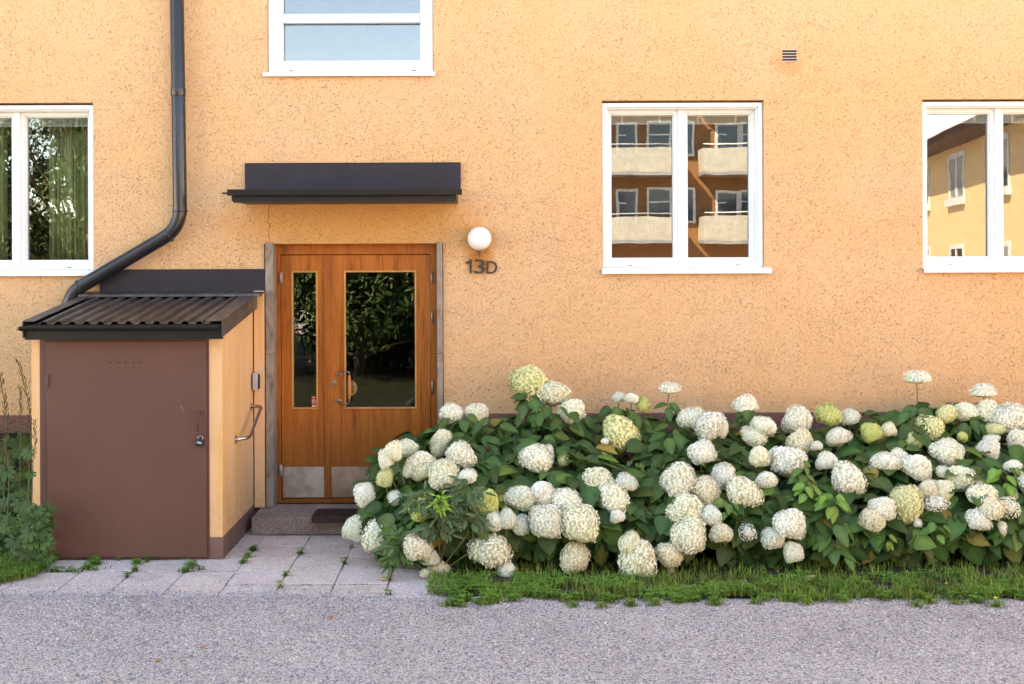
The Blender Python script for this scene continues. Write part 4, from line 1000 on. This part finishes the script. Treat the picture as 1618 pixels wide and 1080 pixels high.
def clover(g, n, fn):
    for _ in range(n):
        q = fn()
        if not q: continue
        x, y, z = q; z += rnd.uniform(.012, .045); a = rnd.uniform(0, 2); s = rnd.uniform(.008, .021); k = rnd.uniform(.7, 1.4); 
        for j in range(3):
            t = a+j*2.1; dx, dy = cos(t), sin(t); g.c = (.11*k, .27*k, .04*k)
            g.add([(x, y, z), (x+dx*s-dy*s*.55, y+dy*s+dx*s*.55, z+.003), (x+dx*s*1.7, y+dy*s*1.7, z+.001), (x+dx*s+dy*s*.55, y+dy*s-dx*s*.55, z+.003)], [(0,1,2,3)])
def fc():
    q = fg(); return q if q and noise.noise((q[0]*2.2, q[1]*3, 4)) > -.1 and q[1] < -1.7 else None
clover(g, 9000, fc); clover(g, 900, ft)
tag(g.build('grass_verge', M['grass'], attr=True), 'strip of short grass and clover below the hydrangeas', 'grass', kind='stuff')
def fl():
    x = -2.9-abs(rnd.gauss(0, .7)); y = rnd.uniform(-2.05, -.9)
    if y < -2.02+.05*noise.noise((x*6, 1, 1)): return None
    if x > sidex(y)+(.05*noise.noise((x*8, y*8, 0)) if y < -1.2 else 0): return None
    if noise.noise((x*5, y*7, 8)) < -.25: return None
    return x, y, .01
g = MB(); blades(g, 11000, fl, (.02, .08), .0032, (.09, .20, .03)); clover(g, 2500, fl)
tag(g.build('side_grass', M['grass'], attr=True), 'patch of grass in front of the plant at the left edge', 'grass', kind='stuff')
# weeds in the joints
spots = [(-2.30,-1.20,.06,60),(-2.63,-1.30,.10,140),(-2.68,-1.42,.07,110),(-2.78,-1.50,.06,50),(-2.45,-1.28,.06,60),(-3.05,-1.19,.10,150),(-3.2,-1.25,.10,120),(-2.72,-1.20,.05,60),(-2.02,-1.33,.08,60),(-1.95,-1.40,.05,50),(-1.67,-1.27,.05,50),(-1.32,-1.0,.05,40),(-1.32,-1.62,.03,40),(-.975,-.85,.03,30),(-2.02,-1.50,.05,60),(-1.67,-.9,.06,60),(-1.67,-1.1,.03,30),(-.97,-1.3,.03,20),(-.62,-1.75,.04,30),(-2.37,-1.62,.03,40),(-1.30,-1.9,.04,30),(-.58,-2.1,.03,20),(-3.25,-1.75,.12,160),(-2.9,-1.5,.08,60),(-2.37,-1.45,.04,40)]
def wspot():
    s = rnd.choice(WS); x = s[0]+rnd.gauss(0, s[2]*.45); y = s[1]+rnd.gauss(0, s[2]*.30)
    # pull towards the nearest joint
    jx = -.975+T*round((x+.975)/T); jy = -.78+T*round((y+.78)/T)
    if abs(x-jx) < abs(y-jy): x = jx+(x-jx)*.45
    else: y = jy+(y-jy)*.45
    return x, y, -.006
WS = [s for s in spots for _ in range(max(1, s[3]//20))]
g = MB(); blades(g, 1500, wspot, (.012, .04), .003, (.07,.15,.03)); clover(g, 420, wspot)
def jt():
    if rnd.random() < .5: x = -.975+T*rnd.randint(-8, 1)+rnd.gauss(0, .003); y = rnd.uniform(-2.1, -.45)
    else: y = -.78-T*rnd.randint(0, 4)+rnd.gauss(0, .003); x = rnd.uniform(-3.4, -.4)
    if noise.noise((x*4, y*4, 9)) < .12: return None
    return x, y, -.012
blades(g, 5000, jt, (.008, .018), .002, (.05,.09,.025))
tag(g.build('joint_weeds', M['grass'], attr=True), 'small green weeds growing in the paving joints', 'weeds', kind='stuff')
# loose stones on the drive and over the slab edge
g = MB()
def stone(x, y, z, r):
    k = rnd.random(); c = rnd.choice(((.42,.35,.36),(.50,.42,.42),(.26,.27,.31),(.16,.165,.18),(.36,.32,.34),(.62,.58,.57)))
    g.c = tuple(v*rnd.uniform(.85, 1.15) for v in c)
    a = rnd.uniform(0, 6.28); M3 = Matrix.Rotation(a, 3, 'Z') @ Matrix.Rotation(rnd.uniform(-.6, .6), 3, 'X')
    base = [(-1,-.6,-.4),(.8,-.8,-.5),(1,.6,-.3),(-.7,.9,-.5),(-.6,-.5,.5),(.5,-.4,.7),(.6,.5,.4),(-.4,.4,.65)]
    vs = [M3 @ Vector((p[0]*r*rnd.uniform(.7,1.1), p[1]*r*rnd.uniform(.7,1.1), p[2]*r*rnd.uniform(.6,1))) + Vector((x, y, z)) for p in base]
    g.add(vs, [(0,3,2,1),(4,5,6,7),(0,1,5,4),(1,2,6,5),(2,3,7,6),(3,0,4,7)])
for _ in range(15000):
    x = rnd.uniform(-4.2, 5.0); y = lerp(EDGE, x)-abs(rnd.gauss(0, 1.0))+.06
    if y < -4.2: continue
    stone(x, y, gz(x, y)+.002, rnd.uniform(.003, .0075))
for _ in range(4200):
    x = rnd.uniform(-4.2, -.2); y = lerp(EDGE, x)-.05+abs(rnd.gauss(0, .13)); stone(x, y, .003, rnd.uniform(.0025, .006))
tag(g.build('loose_gravel', m_attr('stone_chip', .85, .2, 0), attr=True), 'loose pinkish grey gravel chips on the drive', 'gravel', kind='stuff')
# fallen leaves
def fallen(px, py, L, col, lab):
    k = F*CAMH/(py-VY); p = P(px, py, k-CAMD); p.z = .018; g = MB()
    leaf_add(g, p, Vector((rnd.gauss(0,.3), -.3, 1)), Vector((1, rnd.uniform(-.6,.6), .1)), L, L*.6, col, -.3, fold=.5)
    o = g.build('fallen_leaf', M['grass'], attr=True); sd = o.modifiers.new('t', 'SOLIDIFY'); sd.thickness = .0008
    tag(o, lab, 'leaf', 'fallen leaves on the ground')
fallen(598, 917, .07, (.55,.42,.24), 'pale fallen leaf on the paving slabs below the leftmost hydrangeas')
fallen(520, 982, .035, (.35,.12,.06), 'reddish fallen leaf on the gravel just below the slabs')
fallen(486, 995, .035, (.38,.20,.16), 'rust-brown fallen leaf on the gravel below the paving')
fallen(1270, 925, .09, (.42,.24,.13), 'curled brown fallen leaf at the left of the pair in the grass verge')
fallen(1298, 928, .07, (.36,.16,.08), 'curled brown fallen leaf at the right of the pair in the grass verge')
fallen(316, 1026, .035, (.38,.20,.08), 'small orange fallen leaf on the gravel at lower left')
fallen(245, 1048, .035, (.36,.20,.10), 'lowest small brown fallen leaf on the gravel at lower left')
for px, py, lab in ((1496, 921, 'yellow dandelion flower in the grass, farther left of the two'), (1573, 944, 'yellow dandelion flower in the grass at the front edge by the gravel')):
    k = F*(CAMH-.06)/(py-VY); p = P(px, py, k-CAMD); g = MB()
    t = empty('dandelion', lab, 'flower', 'dandelions in the verge')
    g = MB(); g.tube([(p.x, p.y, 0), (p.x, p.y, p.z)], .0018, 6); g.build('stem', M['stem'], t)
    g = MB(); g.ball(p, .012, 12, 6, (1,1,.5)); g.build('bloom', m_flat('yellow_petals', (.75,.50,.02), .6), t)

# ------------------------------------------------------------------ trees behind the photographer (mirrored in the door and left panes)
def tree(x, y, h, r, n, label, col, z0=.4, ls=1):
    t = empty('garden_tree', label, 'tree', 'trees across the drive')
    g = MB(); gs = MB()
    cl = [(Vector((x+rnd.gauss(0,.5)*r, y+rnd.gauss(0,.4)*r, rnd.uniform(z0+.3, h-.4))), rnd.uniform(.45,.9)) for _ in range(int(26*r))]
    for c, cr in cl: gs.tube([(x+rnd.uniform(-.1,.1), y, c.z*.35), (x*.5+c.x*.5, y*.5+c.y*.5, c.z*.7), c], [.05,.03,.008], 6, False)
    gs.tube([(x, y, -.1), (x+.05, y, h*.4), (x, y+.05, h*.8)], [.13,.10,.03], 10)
    for i in range(n):
        c, cr = cl[rnd.randrange(len(cl))]; d = jit(1).normalized(); p = c+d*cr*rnd.uniform(.5, 1)**.5
        if p.z < z0 or p.y > -10.35: continue
        leaf_add(g, p, d+Vector((0,0,.6))+jit(.3), jit(1)+Vector((0,0,-.4)), rnd.uniform(.08,.13)*ls, rnd.uniform(.035,.055)*ls, lcol(col, .4), .2, shape='lance')
    g.build('crown', M['leaf'], t, attr=True); gs.build('trunk', M['bark'], t)
tree(-2.3, -12.2, 4.8, 1.5, 15000, 'drooping leafy tree mirrored in the door panes', (.035,.085,.022), .3)
tree(-4.6, -12.6, 5.0, 1.5, 12000, 'dense dark tree mirrored in the narrow door pane', (.030,.075,.022), .2)
tree(-7.4, -12.8, 7.0, 1.7, 15000, 'dark tree with reddish leaves mirrored in the left window', (.045,.075,.022), .3)
tree(-9.8, -13.2, 7.0, 1.7, 12000, 'outer dark tree mirrored in the left window', (.035,.08,.022), .3)

tree(-8.5, -16, 8.5, 2.2, 12000, 'tall dark tree farther back mirrored in the left window', (.03,.07,.02), .3, 2.6)
tree(-2.0, -14.5, 4.9, 2.0, 12000, 'broad dark tree farther back mirrored in the door panes', (.025,.06,.018), .0, 2)
